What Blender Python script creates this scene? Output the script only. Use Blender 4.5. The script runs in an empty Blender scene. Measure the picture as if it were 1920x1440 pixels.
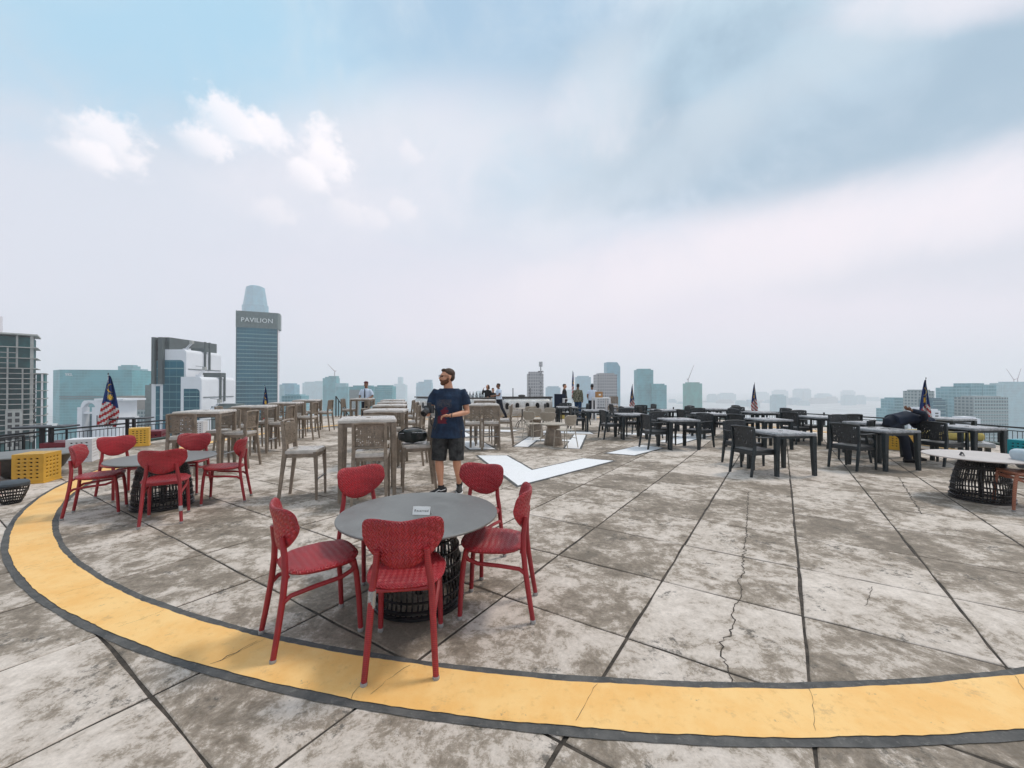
import bpy, bmesh, math, random
from mathutils import Vector, Matrix
rad = math.radians
random.seed(7)
sc = bpy.context.scene
col = sc.collection

# ------------------------------------------------------------------ camera
CAM_H = 1.5
cd = bpy.data.cameras.new('camera'); cam = bpy.data.objects.new('camera', cd); col.objects.link(cam)
cam.location = (0, 0, CAM_H)
cam.rotation_euler = (rad(90 + 0.446), 0, 0)
cd.sensor_width = 36; cd.lens = 36 * 770 / 1920
cd.clip_start = 0.05; cd.clip_end = 30000
sc.camera = cam

# ------------------------------------------------------------------ world and sun
SUN_EL, SUN_AZ = 58.0, 62.0          # azimuth clockwise from +Y (the view direction)
w = bpy.data.worlds.new('World'); sc.world = w; w.use_nodes = True
nt = w.node_tree; nt.nodes.clear()
def wn(t, **k):
    n = nt.nodes.new(t)
    for a, b in k.items(): setattr(n, a, b)
    return n
def wm(op, a, b=None, c=None):
    n = wn('ShaderNodeMath', operation=op)
    for i, v in enumerate((a, b, c)):
        if v is None: continue
        if isinstance(v, (int, float)): n.inputs[i].default_value = v
        else: nt.links.new(v, n.inputs[i])
    return n.outputs[0]
def wmix(f, a, b):
    n = wn('ShaderNodeMix', data_type='RGBA')
    for s, v in ((n.inputs[0], f), (n.inputs[6], a), (n.inputs[7], b)):
        if isinstance(v, (int, float)): s.default_value = v
        elif isinstance(v, tuple): s.default_value = (*v, 1)
        else: nt.links.new(v, s)
    return n.outputs[2]
def wramp(f, lo, hi):
    n = wn('ShaderNodeMapRange', interpolation_type='SMOOTHSTEP')
    nt.links.new(f, n.inputs[0]); n.inputs[1].default_value = lo; n.inputs[2].default_value = hi
    return n.outputs[0]
tc = wn('ShaderNodeTexCoord'); sep = wn('ShaderNodeSeparateXYZ'); nt.links.new(tc.outputs['Generated'], sep.inputs[0])
X, Y, Z = sep.outputs
Zc = wm('ADD', wm('MAXIMUM', Z, 0.0), 0.16)
cmb = wn('ShaderNodeCombineXYZ'); nt.links.new(wm('DIVIDE', X, Zc), cmb.inputs[0]); nt.links.new(wm('DIVIDE', Y, Zc), cmb.inputs[1])
def wnoise(scale, detail=6, rough=.55, dist=0.0, off=(0, 0, 0), vec=None):
    mp = wn('ShaderNodeMapping'); mp.inputs['Location'].default_value = off
    nt.links.new(vec or cmb.outputs[0], mp.inputs[0])
    n = wn('ShaderNodeTexNoise'); n.inputs['Scale'].default_value = scale; n.inputs['Detail'].default_value = detail
    n.inputs['Roughness'].default_value = rough; n.inputs['Distortion'].default_value = dist
    nt.links.new(mp.outputs[0], n.inputs[0]); return n.outputs[0]
sky = wn('ShaderNodeTexSky', sky_type='NISHITA'); sky.sun_disc = False
sky.sun_elevation = rad(SUN_EL); sky.sun_rotation = rad(SUN_AZ); sky.air_density = 1.3; sky.dust_density = 3.0
def lobe(u, v, ru, rv, rot=0.0, warp=0.0, edge=(0.1, 1.15)):
    """soft patch of cloud around a bearing: u, v are tangents of bearing and elevation"""
    d = Vector((u, 1, v)).normalized()
    ex = Vector((1, 0, 0)); ex = (ex - d * ex.dot(d)).normalized(); ey = ex.cross(d)
    c, s = math.cos(rot), math.sin(rot); a = ex * c + ey * s; b = ey * c - ex * s
    outs = []
    for ax, r in ((a, ru), (b, rv)):
        n = wn('ShaderNodeVectorMath', operation='DOT_PRODUCT'); nt.links.new(tc.outputs['Generated'], n.inputs[0]); n.inputs[1].default_value = ax
        outs.append(wm('DIVIDE', n.outputs['Value'], r))
    n = wn('ShaderNodeVectorMath', operation='DOT_PRODUCT'); nt.links.new(tc.outputs['Generated'], n.inputs[0]); n.inputs[1].default_value = d
    front = wm('GREATER_THAN', n.outputs['Value'], 0.0)
    r2 = wm('ADD', wm('MULTIPLY', outs[0], outs[0]), wm('MULTIPLY', outs[1], outs[1]))
    if warp: r2 = wm('ADD', r2, wm('MULTIPLY', wm('SUBTRACT', warpn, 0.5), warp))
    return wm('MULTIPLY', wm('SUBTRACT', 1.0, wramp(r2, *edge)), front)
GEN = tc.outputs['Generated']
warpn = wnoise(3.2, 9, .6, 0.6, vec=GEN)
fine = wnoise(15.0, 10, .6, 0.25, vec=GEN)
puff = wnoise(34.0, 6, .6, 0.0, vec=GEN)
veil = wnoise(1.1, 8, .55, 0.5, (3.1, 1.2, 0))
# thin blue sky behind, broad white veil in front, blue-grey undersides, bright streaks
wisp = wnoise(7.0, 11, .6, .5, vec=GEN)
warpn = wm('ADD', wm('MULTIPLY', warpn, .55), wm('MULTIPLY', wisp, .45))
base = wmix(0.70, sky.outputs[0], (4.7, 6.8, 7.9))
c0 = wmix(wm('MULTIPLY', wramp(veil, .36, .66), .6), base, (7.7, 7.8, 8.3))
grey = (3.0, 4.4, 5.65)
blue = (3.2, 5.9, 7.8)
white = (9.3, 8.6, 9.1)
def over(f, c, k=1.0):
    global c0
    c0 = wmix(wm('MULTIPLY', f, k), c0, c)
hz = wm('SUBTRACT', 1.0, wramp(wm('ADD', Z, wm('MULTIPLY', wm('SUBTRACT', veil, .5), .25)), .10, .56))
over(hz, (8.45, 7.55, 8.35), .97)
over(lobe(-1.15, .30, .62, .42, 0, 1.6, (-.3, 1.4)), (6.3, 6.75, 7.7), .75)
E1 = (-.25, 1.5)
over(lobe(-.78, .90, .42, .16, 0, 3.6, E1), blue, .85)
over(lobe(-.03, .92, .32, .17, rad(-8), 3.8, E1), (3.2, 5.0, 6.75), .97)
brk = wm('ADD', .45, wm('MULTIPLY', wramp(wnoise(2.6, 9, .58, .8, (.7, .2, 0), vec=GEN), .36, .60), .55))
over(wm('MULTIPLY', lobe(.74, .74, .54, .19, rad(8), 3.8, E1), brk), grey, 1.0)
over(wm('MULTIPLY', lobe(1.0, .62, .40, .11, rad(17), 3.4, E1), brk), grey, .8)
over(lobe(.32, .54, .30, .07, rad(22), 4.0, E1), (4.8, 5.7, 6.6), .6)
over(lobe(.98, .345, .32, .09, rad(6), 3.6, E1), (5.7, 6.1, 6.9), .6)
over(lobe(.86, .86, .26, .05, rad(34), 4.0, E1), (5.6, 6.5, 7.3), .45)
over(lobe(.22, .70, .10, .12, rad(-20), 4.2, E1), (7.2, 7.7, 8.3), .5)
over(lobe(1.04, .445, .52, .075, rad(20), 3.0, (-.6, 1.6)), white, .95)
over(lobe(.45, .30, .48, .10, rad(14), 3.6, E1), (9.0, 8.1, 8.6), .7)
over(lobe(1.22, 1.02, .20, .05, rad(14), 3.6, E1), white, .6)
over(lobe(-.25, .55, .40, .14, rad(10), 3.6, E1), (8.4, 8.0, 8.6), .6)
# small sunlit cumulus heads
def cumulus(u, v, r, sq=.8):
    d = Vector((u, 1, v)).normalized()
    ex = Vector((0, 0, 1)).cross(d).normalized() * -1; ey = ex.cross(d)
    def dot(ax):
        n = wn('ShaderNodeVectorMath', operation='DOT_PRODUCT'); nt.links.new(GEN, n.inputs[0]); n.inputs[1].default_value = ax; return n.outputs['Value']
    a, b = wm('DIVIDE', dot(ex), r), wm('DIVIDE', dot(ey), r * sq)
    r2 = wm('SQRT', wm('ADD', wm('MULTIPLY', a, a), wm('MULTIPLY', b, b)))
    q = wm('ADD', r2, wm('ADD', wm('MULTIPLY', wm('SUBTRACT', fine, .5), 1.35), wm('MULTIPLY', wm('SUBTRACT', puff, .5), 1.3)))
    m = wm('MULTIPLY', wm('SUBTRACT', 1.0, wramp(q, .42, .98)), wm('GREATER_THAN', dot(d), 0.3))
    g = wramp(wm('ADD', wm('MULTIPLY', a, .55), wm('MULTIPLY', b, .75)), -.95, .35)   # fades into the veil at its foot
    return wm('MULTIPLY', m, g)
for (u, v, r, s_) in ((-.99, .60, .055, .85), (-1.03, .565, .035, .8), (-.69, .645, .060, .8), (-.60, .62, .040, .8), (-.76, .60, .045, .7), (-.47, .60, .040, 1.0), (-.465, .555, .050, 1.0), (-.50, .52, .04, .8)):
    over(cumulus(u, v, r * 1.2, s_), (9.8, 9.3, 9.6), .85)
for (u, v, r) in ((-.40, .425, .035), (-.58, .42, .035), (-.27, .43, .03), (-.34, .41, .03), (-.25, .57, .03)):
    over(cumulus(u, v, r * 1.3), (8.9, 8.5, 8.9), .5)
bg = wn('ShaderNodeBackground'); nt.links.new(c0, bg.inputs[0]); bg.inputs[1].default_value = 0.1
wo = wn('ShaderNodeOutputWorld'); nt.links.new(bg.outputs[0], wo.inputs[0])

sl = bpy.data.lights.new('sun', 'SUN'); sun = bpy.data.objects.new('sun', sl); col.objects.link(sun)
sl.energy = 1.5; sl.angle = rad(11); sl.color = (1.0, .92, .82)
sd = Vector((math.sin(rad(SUN_AZ)) * math.cos(rad(SUN_EL)), math.cos(rad(SUN_AZ)) * math.cos(rad(SUN_EL)), math.sin(rad(SUN_EL))))
sun.rotation_euler = sd.to_track_quat('Z', 'Y').to_euler(); sun.location = sd * 40

vs = sc.view_settings
sc.display_settings.display_device = 'sRGB'
vs.view_transform = 'Standard'; vs.look = 'None'; vs.exposure = 0.19; vs.gamma = 1.0; vs.use_curve_mapping = False
sc.render.engine = 'CYCLES'
sc.cycles.use_denoising = True
sc.cycles.max_bounces = 10; sc.cycles.volume_bounces = 8; sc.cycles.transparent_max_bounces = 12
sc.cycles.volume_step_rate = 1.0

# ------------------------------------------------------------------ material helpers
MATS = {}
class NB:
    def __init__(s, name):
        s.m = bpy.data.materials.new(name); s.m.use_nodes = True
        s.t = s.m.node_tree; s.b = s.t.nodes['Principled BSDF']; MATS[name] = s.m
    def n(s, t, **k):
        x = s.t.nodes.new(t)
        for a, b in k.items(): setattr(x, a, b)
        return x
    def l(s, a, b): s.t.links.new(a, b)
    def put(s, sock, v):
        if isinstance(v, (int, float)): sock.default_value = v
        elif isinstance(v, (tuple, list)): sock.default_value = (*v, 1) if len(v) == 3 and sock.type == 'RGBA' else v
        else: s.l(v, sock)
    def math(s, op, a, b=0.0, c=None):
        x = s.n('ShaderNodeMath', operation=op); s.put(x.inputs[0], a); s.put(x.inputs[1], b)
        if c is not None: s.put(x.inputs[2], c)
        return x.outputs[0]
    def mix(s, f, a, b, mode='MIX'):
        x = s.n('ShaderNodeMix', data_type='RGBA', blend_type=mode)
        s.put(x.inputs[0], f); s.put(x.inputs[6], a); s.put(x.inputs[7], b); return x.outputs[2]
    def ramp(s, f, lo, hi, a=0.0, b=1.0):
        x = s.n('ShaderNodeMapRange', interpolation_type='SMOOTHSTEP'); s.put(x.inputs[0], f)
        for i, v in ((1, lo), (2, hi), (3, a), (4, b)): x.inputs[i].default_value = v
        return x.outputs[0]
    def pos(s): return s.n('ShaderNodeNewGeometry').outputs['Position']
    def obj(s): return s.n('ShaderNodeTexCoord').outputs['Object']
    def rnd(s): return s.n('ShaderNodeObjectInfo').outputs['Random']
    def map(s, v, scale=(1, 1, 1), rot=(0, 0, 0), loc=(0, 0, 0)):
        x = s.n('ShaderNodeMapping'); s.l(v, x.inputs[0])
        x.inputs['Scale'].default_value = scale; x.inputs['Rotation'].default_value = rot; x.inputs['Location'].default_value = loc
        return x.outputs[0]
    def noise(s, v, scale, detail=4, rough=.5, dist=0.0):
        x = s.n('ShaderNodeTexNoise'); s.l(v, x.inputs[0])
        for k, q in (('Scale', scale), ('Detail', detail), ('Roughness', rough), ('Distortion', dist)): x.inputs[k].default_value = q
        return x.outputs[0]
    def vor(s, v, scale, feature='F1'):
        x = s.n('ShaderNodeTexVoronoi', feature=feature); s.l(v, x.inputs[0]); x.inputs['Scale'].default_value = scale; return x.outputs[0]
    def bump(s, h, strength=.3, dist=.01):
        x = s.n('ShaderNodeBump'); s.put(x.inputs['Height'], h); x.inputs['Strength'].default_value = strength; x.inputs['Distance'].default_value = dist
        s.l(x.outputs[0], s.b.inputs['Normal'])
    def base(s, c): s.put(s.b.inputs['Base Color'], c)
    def rough(s, v): s.put(s.b.inputs['Roughness'], v)
    def metal(s, v): s.put(s.b.inputs['Metallic'], v)
    def xyz(s, v):
        x = s.n('ShaderNodeSeparateXYZ'); s.l(v, x.inputs[0]); return x.outputs
def shade(c, f): return tuple(min(1, x * f) for x in c)
def plain(name, c, rough=.6, metal=0.0, var=.22, scale=6.0, bump=.15, bs=40.0):
    """colour with mottled wear and a little relief"""
    q = NB(name); p = q.obj()
    n = q.noise(p, scale, 5, .6); r = q.rnd()
    f = q.math('ADD', q.math('MULTIPLY', n, .8), q.math('MULTIPLY', r, .2))
    q.base(q.mix(q.ramp(f, .25, .75), shade(c, 1 - var), shade(c, 1 + var)))
    q.rough(q.ramp(n, .3, .7, max(.05, rough - .1), min(1, rough + .1))); q.metal(metal)
    if bump: q.bump(q.noise(p, bs, 3), bump, .004)
    return q.m

# concrete slabs
q = NB('concrete'); p = q.pos(); rn = q.rnd()
warp = q.noise(p, 1.7, 4, .6)
x_ = q.n('ShaderNodeVectorMath', operation='MULTIPLY_ADD'); q.l(p, x_.inputs[0]); x_.inputs[1].default_value = (1, 1, 1)
nc = q.n('ShaderNodeTexNoise'); q.l(p, nc.inputs[0]); nc.inputs['Scale'].default_value = 2.2; nc.inputs['Detail'].default_value = 4
sc_ = q.n('ShaderNodeVectorMath', operation='SCALE'); q.l(nc.outputs[1], sc_.inputs[0]); sc_.inputs['Scale'].default_value = .22
q.l(sc_.outputs[0], x_.inputs[2]); pw = x_.outputs[0]
n1 = q.noise(pw, 1.7, 13, .78)
n2 = q.noise(pw, 8.0, 12, .84)
n3 = q.noise(p, 42, 6, .8)
n4 = q.noise(p, .33, 3, .5)
f = q.math('ADD', q.math('MULTIPLY', n1, .56), q.math('MULTIPLY', n2, .44))
f = q.math('ADD', f, q.math('MULTIPLY', q.math('SUBTRACT', n4, .5), .22))
f = q.math('ADD', f, q.math('MULTIPLY', q.math('SUBTRACT', rn, .5), .07))
cr_ = q.n('ShaderNodeValToRGB'); q.l(f, cr_.inputs[0]); el = cr_.color_ramp.elements
el[0].position = .420; el[0].color = (.150, .116, .083, 1); el[1].position = .615; el[1].color = (.76, .665, .59, 1)
for ps, cc in ((.459, (.220, .172, .127)), (.490, (.305, .247, .193)), (.506, (.395, .328, .266)), (.518, (.545, .464, .398)), (.562, (.65, .565, .497))):
    e_ = el.new(ps); e_.color = (*cc, 1)
patch = q.ramp(f, .48, .56)
c = q.mix(q.math('MULTIPLY', q.ramp(n3, .35, .65), .25), cr_.outputs[0], q.mix(n2, (.20, .17, .14), (.50, .45, .41)))
c = q.mix(q.math('MULTIPLY', q.ramp(n3, .56, .74), .30), c, (.13, .108, .088))
n5 = q.noise(pw, 3.1, 7, .75)
stain = q.math('MULTIPLY', q.ramp(n5, .555, .63), q.ramp(q.noise(p, 19, 5, .75), .47, .58))
c = q.mix(q.math('MULTIPLY', stain, .8), c, (.075, .068, .058))
pit = q.ramp(q.vor(p, 34), .0, .16, 1, 0)
c = q.mix(q.math('MULTIPLY', q.math('MULTIPLY', pit, q.ramp(n2, .5, .6)), .7), c, (.06, .055, .05))
q.base(c); q.rough(q.ramp(patch, 0, 1, .75, .92))
q.bump(q.math('ADD', q.math('MULTIPLY', n3, .6), q.math('MULTIPLY', n1, .8)), .35, .012)

q = NB('joint'); p = q.pos(); n = q.noise(p, 12, 6, .7)
q.base(q.mix(q.ramp(n, .35, .65), (.026, .021, .017), (.085, .068, .054))); q.rough(.95); q.bump(n, .5, .01)

q = NB('bitumen'); p = q.pos(); n = q.noise(p, 7, 7, .7); n2 = q.noise(p, 40, 4, .7)
c = q.mix(q.ramp(n, .3, .7), (.055, .055, .055), (.12, .115, .11))
c = q.mix(q.math('MULTIPLY', q.ramp(n2, .55, .7), .4), c, (.25, .24, .22))
q.base(c); q.rough(.85); q.bump(n2, .5, .006)

q = NB('yellow_paint'); p = q.pos(); n = q.noise(p, 2.4, 7, .68); n2 = q.noise(p, 17, 6, .72); n3 = q.noise(p, 60, 3, .6)
c = q.mix(q.ramp(n, .35, .65), (.86, .475, .145), (.91, .575, .225))
c = q.mix(q.math('MULTIPLY', q.ramp(n2, .54, .72), .5), c, (.60, .34, .11))
n4 = q.noise(p, 5.1, 9, .78)
c = q.mix(q.math('MULTIPLY', q.ramp(n4, .57, .68), .6), c, (.52, .33, .15))
c = q.mix(q.math('MULTIPLY', q.math('MULTIPLY', q.ramp(q.noise(p, 8.3, 9, .78), .62, .66), q.ramp(n3, .45, .6)), .8), c, (.22, .18, .13))
q.base(c); q.rough(.7); q.bump(q.math('ADD', n3, n2), .22, .006)

q = NB('white_paint'); p = q.pos(); n = q.noise(p, 3, 6, .65); n2 = q.noise(p, 22, 5, .7)
c = q.mix(q.ramp(n, .3, .7), (.80, .79, .80), (.86, .855, .87))
c = q.mix(q.math('MULTIPLY', q.ramp(q.math('ADD', q.math('MULTIPLY', n2, .6), q.math('MULTIPLY', n, .4)), .52, .68), .55), c, (.50, .47, .43))
q.base(c); q.rough(.65); q.bump(n2, .15, .004)

def weave(name, c, k=400.0, rough=.36):
    """over-and-under strands: two diagonal families that take turns lying on top"""
    q = NB(name); p = q.obj(); X, Y, Z = q.xyz(p)
    v = q.math('ADD', Y, Z); d1 = q.math('ADD', X, q.math('MULTIPLY', v, .8)); d2 = q.math('SUBTRACT', X, q.math('MULTIPLY', v, .8))
    a = q.math('ABSOLUTE', q.math('SINE', q.math('MULTIPLY', d1, k * .5))); b = q.math('ABSOLUTE', q.math('SINE', q.math('MULTIPLY', d2, k * .5)))
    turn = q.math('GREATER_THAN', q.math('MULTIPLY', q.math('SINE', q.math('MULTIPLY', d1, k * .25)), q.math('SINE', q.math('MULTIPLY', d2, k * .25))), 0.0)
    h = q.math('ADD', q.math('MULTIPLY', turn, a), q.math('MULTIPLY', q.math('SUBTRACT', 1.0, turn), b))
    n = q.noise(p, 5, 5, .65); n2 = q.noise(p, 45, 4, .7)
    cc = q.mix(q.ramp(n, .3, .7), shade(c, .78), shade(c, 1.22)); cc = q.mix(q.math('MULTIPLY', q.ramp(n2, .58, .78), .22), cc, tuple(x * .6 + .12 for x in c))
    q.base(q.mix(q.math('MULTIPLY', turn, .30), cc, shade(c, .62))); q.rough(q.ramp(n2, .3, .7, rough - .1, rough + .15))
    q.bump(h, .8, .006); return q.m
def wrap(name, c, k=260.0, rough=.42):
    q = NB(name); p = q.obj(); X, Y, Z = q.xyz(p)
    a = q.math('SINE', q.math('MULTIPLY', q.math('ADD', q.math('ADD', Z, q.math('MULTIPLY', Y, .9)), q.math('MULTIPLY', X, .15)), k))
    h = q.math('ADD', q.math('MULTIPLY', a, .5), .5); n = q.noise(p, 8, 4, .6)
    cc = q.mix(q.ramp(n, .3, .7), shade(c, .8), shade(c, 1.2))
    q.base(q.mix(q.ramp(h, .0, .45), shade(c, .72), cc)); q.rough(rough); q.bump(h, .6, .003); return q.m
RED = (.385, .021, .029)
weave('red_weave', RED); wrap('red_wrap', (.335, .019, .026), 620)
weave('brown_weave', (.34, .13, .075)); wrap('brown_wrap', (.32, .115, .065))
def ratplastic(name, c, k=150.0, rough=.5):
    """moulded imitation wicker: small relief, scuffed and sun-faded in patches"""
    q = NB(name); p = q.obj(); X, Y, Z = q.xyz(p)
    h = q.math('MULTIPLY', q.math('SINE', q.math('MULTIPLY', q.math('ADD', X, Y), k)), q.math('SINE', q.math('MULTIPLY', q.math('ADD', Z, Y), k)))
    n = q.noise(p, 7, 5, .65); n2 = q.noise(p, 34, 4, .7)
    cc = q.mix(q.ramp(q.math('ADD', q.math('MULTIPLY', n, .7), q.math('MULTIPLY', n2, .3)), .35, .65), shade(c, .72), shade(c, 1.25))
    q.base(q.mix(q.math('MULTIPLY', q.ramp(n2, .58, .75), .35), cc, shade(c, 1.7))); q.rough(q.ramp(n2, .3, .7, rough - .12, rough + .12))
    q.bump(q.math('ADD', q.math('MULTIPLY', h, .5), n2), .3, .003); return q.m
ratplastic('taupe', (.225, .178, .135), rough=.45)
ratplastic('charcoal', (.030, .033, .035), rough=.42)
ratplastic('charcoal_leg', (.018, .026, .030), rough=.38)
ratplastic('beige', (.42, .365, .30), rough=.5)
plain('taupe_skylit', (.48, .435, .39), .28, 0, .16, 9, .05, 30); plain('charcoal_skylit', (.26, .265, .272), .28, 0, .3, 9, .05, 30)  # sky reflection on the tops painted in as a lighter base colour
q = NB('beige_back'); p = q.obj(); X, Y, Z = q.xyz(p)
h = q.math('ADD', q.math('MULTIPLY', q.math('SINE', q.math('MULTIPLY', Z, 190)), .5), .5); n = q.noise(p, 6, 5, .6)
q.base(q.mix(h, shade((.38, .32, .25), .7), q.mix(q.ramp(n, .3, .7), (.36, .30, .23), (.47, .40, .32)))); q.rough(.6); q.bump(h, .6, .004)
wrap('black_cane', (.014, .014, .016), 200, .3)
q = NB('grey_tabletop'); p = q.obj(); n = q.noise(p, 2.6, 6, .65); n2 = q.noise(p, 26, 5, .7)
c = q.mix(q.ramp(n, .3, .7), (.135, .135, .13), (.215, .215, .21)); q.base(q.mix(q.math('MULTIPLY', q.ramp(n2, .55, .75), .35), c, (.33, .325, .31)))
q.rough(q.ramp(n, .3, .7, .38, .58)); q.bump(n2, .08, .003)
q = NB('pale_tabletop'); p = q.obj(); n = q.noise(p, 3.0, 6, .65); n2 = q.noise(p, 30, 5, .7)
c = q.mix(q.ramp(n, .3, .7), (.46, .415, .395), (.55, .50, .475)); q.base(q.mix(q.math('MULTIPLY', q.ramp(n2, .55, .75), .4), c, (.24, .22, .2))); q.rough(.5); q.bump(n2, .08, .003)
plain('black_metal', (.016, .017, .02), .45, 0, .3)
plain('dark_green', (.03, .055, .045), .6)
plain('rubber', (.30, .29, .28), .7); plain('tape', (.42, .43, .44), .3, .6)
plain('yellow_plastic', (.66, .37, .045), .45, 0, .18, 4); plain('white_plastic', (.66, .65, .66), .5, 0, .1, 4)
plain('teal_plastic', (.015, .30, .36), .4, 0, .15, 4); plain('maroon_plastic', (.19, .022, .032), .45, 0, .2, 4)
plain('red_plastic', (.45, .035, .03), .45); plain('crate_inside_shade', (.03, .025, .02), .9)
plain('grey_cushion', (.07, .085, .10), .9, 0, .2, 12, .3, 60); plain('yellow_cushion', (.52, .40, .12), .9, 0, .2, 8, .3, 60)
plain('pale_cloth', (.52, .62, .68), .9, 0, .12, 5, .3, 30)
plain('paper', (.82, .82, .80), .7, 0, .04); plain('ink', (.02, .02, .022), .7)
plain('cardboard', (.42, .22, .09), .85, 0, .15); plain('white_steel', (.72, .72, .73), .4, 0, .08)
plain('clear_glass', (.55, .6, .62), .08, 0, .1); plain('steel', (.4, .41, .42), .3, .8)
# people
plain('skin', (.58, .285, .175), .5, 0, .12, 9, .1); plain('skin_brown', (.20, .095, .055), .5, 0, .12)
plain('hair_brown', (.060, .028, .014), .65, 0, .4, 40, .6, 160); plain('hair_black', (.012, .010, .010), .6, 0, .3, 40, .4, 120)
plain('beard', (.11, .045, .02), .7, 0, .4, 60, .6, 200)
q = NB('navy_tee'); p = q.obj(); n = q.noise(p, 9, 5, .6); X, Y, Z = q.xyz(p)
c = q.mix(q.ramp(n, .35, .65), (.006, .016, .040), (.013, .034, .074))
front_ = q.math('LESS_THAN', Y, -.02)
def between(v, lo, hi): return q.math('MULTIPLY', q.math('GREATER_THAN', v, lo), q.math('LESS_THAN', v, hi))
lett = q.math('MULTIPLY', between(X, -.15, .06), between(Z, 1.22, 1.33)); grain = q.ramp(q.noise(q.map(p, (1, 1, 2.5)), 55, 2, .6), .46, .54)
c = q.mix(q.math('MULTIPLY', q.math('MULTIPLY', lett, front_), q.math('MULTIPLY', grain, .55)), c, (.12, .105, .10))
rx = q.math('ADD', q.math('ABSOLUTE', q.math('ADD', q.math('ADD', X, .055), q.math('MULTIPLY', q.math('SUBTRACT', 1.1, Z), .22))), q.math('MULTIPLY', q.math('SUBTRACT', Z, 1.05), .28))
redm = q.math('MULTIPLY', q.math('LESS_THAN', q.math('ADD', rx, q.math('MULTIPLY', q.math('SUBTRACT', q.noise(p, 14, 4, .6), .5), .20)), .062), between(Z, 1.0, 1.28))
c = q.mix(q.math('MULTIPLY', redm, front_), c, (.135, .016, .03))
q.base(c); q.rough(.9); q.bump(q.noise(p, 14, 4, .6), .6, .02)
plain('print_red', (.20, .022, .035), .9, 0, .3, 40); plain('print_grey', (.10, .09, .10), .9, 0, .45, 60)
q = NB('black_shorts'); p = q.obj(); n = q.noise(p, 12, 5, .6); q.base(q.mix(q.ramp(n, .35, .65), (.012, .012, .013), (.045, .046, .046))); q.rough(.92); q.bump(q.noise(p, 16, 4, .6), .6, .02)
plain('shoe_black', (.015, .014, .015), .7); plain('shoe_white', (.75, .74, .72), .6, 0, .08)
plain('shirt_white', (.58, .66, .78), .85, 0, .1, 10, .3, 14); plain('trouser_navy', (.012, .016, .028), .9); plain('shirt_black', (.018, .018, .02), .9)
q = NB('camouflage'); p = q.obj(); n = q.noise(p, 17, 2, .5); q.base(q.mix(q.ramp(n, .45, .52), (.05, .055, .035), (.20, .19, .14))); q.rough(.9)
plain('jeans', (.015, .05, .12), .9); plain('navy_cloth', (.008, .014, .03), .9, 0, .3, 8, .4, 14); plain('beret', (.10, .015, .02), .9)
plain('leather', (.012, .018, .018), .35, 0, .4, 8, .4, 30)
plain('lens_glass', (.01, .01, .012), .08)
# flag
plain('flag_blue', (.010, .030, .13), .85, 0, .15); plain('flag_red', (.36, .025, .028), .85, 0, .12); plain('flag_white', (.58, .56, .55), .85, 0, .06); plain('flag_yellow', (.78, .50, .06), .8, 0, .08)
# aeroplane fuselage
q = NB('fuselage'); p = q.obj(); X, Y, Z = q.xyz(p); n = q.noise(q.map(p, (1, 1, 3)), 3, 6, .65); n2 = q.noise(q.map(p, (6, 6, .6)), 4, 5, .7)
c = q.mix(q.ramp(n, .3, .7), (.56, .54, .51), (.74, .73, .72)); c = q.mix(q.math('MULTIPLY', q.ramp(n2, .48, .7), .6), c, (.24, .21, .17))
q.base(c); q.rough(.42); q.metal(.25); q.bump(n, .2, .01)
plain('counter_dark', (.06, .055, .05), .5, 0, .3); plain('window_dark', (.012, .012, .013), .25)

def facade(name, glass, band, floor_h=3.5, bay=2.2, bw=.22, mw=.10, rough=.25, met=0.0, var=.25):
    """far facade: floor bands and bays too fine to build at that distance"""
    q = NB(name); p = q.obj(); X, Y, Z = q.xyz(p)
    fz = q.math('FRACT', q.math('DIVIDE', Z, floor_h)); fx = q.math('FRACT', q.math('DIVIDE', q.math('ADD', X, q.math('MULTIPLY', Y, .73)), bay))
    m = q.math('MAXIMUM', q.math('LESS_THAN', fz, bw), q.math('LESS_THAN', fx, mw))
    n = q.noise(p, .06, 4, .6); g = q.mix(q.ramp(n, .3, .7), shade(glass, 1 - var), shade(glass, 1 + var))
    q.base(q.mix(m, g, band)); q.rough(.5); q.b.inputs['Specular IOR Level'].default_value = .25; return q.m
TEAL = (.014, .105, .150)
facade('glass_teal', TEAL, (.10, .22, .24), 3.4, 3.0, .12, .05)
facade('glass_green', (.055, .26, .29), (.10, .33, .36), 3.8, 4.0, .18, .06)
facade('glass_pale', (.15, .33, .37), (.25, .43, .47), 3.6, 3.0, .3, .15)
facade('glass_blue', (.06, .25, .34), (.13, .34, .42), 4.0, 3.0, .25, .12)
facade('stone_grey', (.17, .17, .18), (.40, .38, .38), 3.4, 2.6, .38, .42, .7)
facade('stone_windows', (.10, .16, .17), (.33, .38, .38), 3.2, 2.6, .4, .35, .6)
plain('net_green', (.05, .30, .26), .8, 0, .3, .05, 0); plain('net_teal', (.03, .135, .14), .75, 0, .45, .25, .3, 1.5)
plain('raw_concrete', (.36, .36, .34), .85, 0, .25, .3, 0); plain('render_white', (.70, .71, .74), .7, 0, .06, .15, 0); plain('render_pink', (.74, .70, .72), .7, 0, .05, .15, 0)
plain('cladding_dark', (.085, .105, .105), .5, 0, .25, .2, 0); plain('crown_panel', (.115, .15, .145), .5, 0, .3, .35, .2, 2.0); plain('fin_pale', (.30, .46, .47), .5, 0, .1, .1, 0)
plain('beige_stone', (.30, .27, .24), .8, 0, .2, .2, 0); plain('sign_white', (.75, .78, .78), .6, 0, .05, 1, 0); plain('crane_paint', (.45, .36, .36), .6, 0, .1, 1, 0)
plain('city_floor', (.34, .36, .36), .9, 0, .5, .01, 0); plain('hill_green', (.05, .09, .06), .95, 0, .3, .004, 0)

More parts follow.
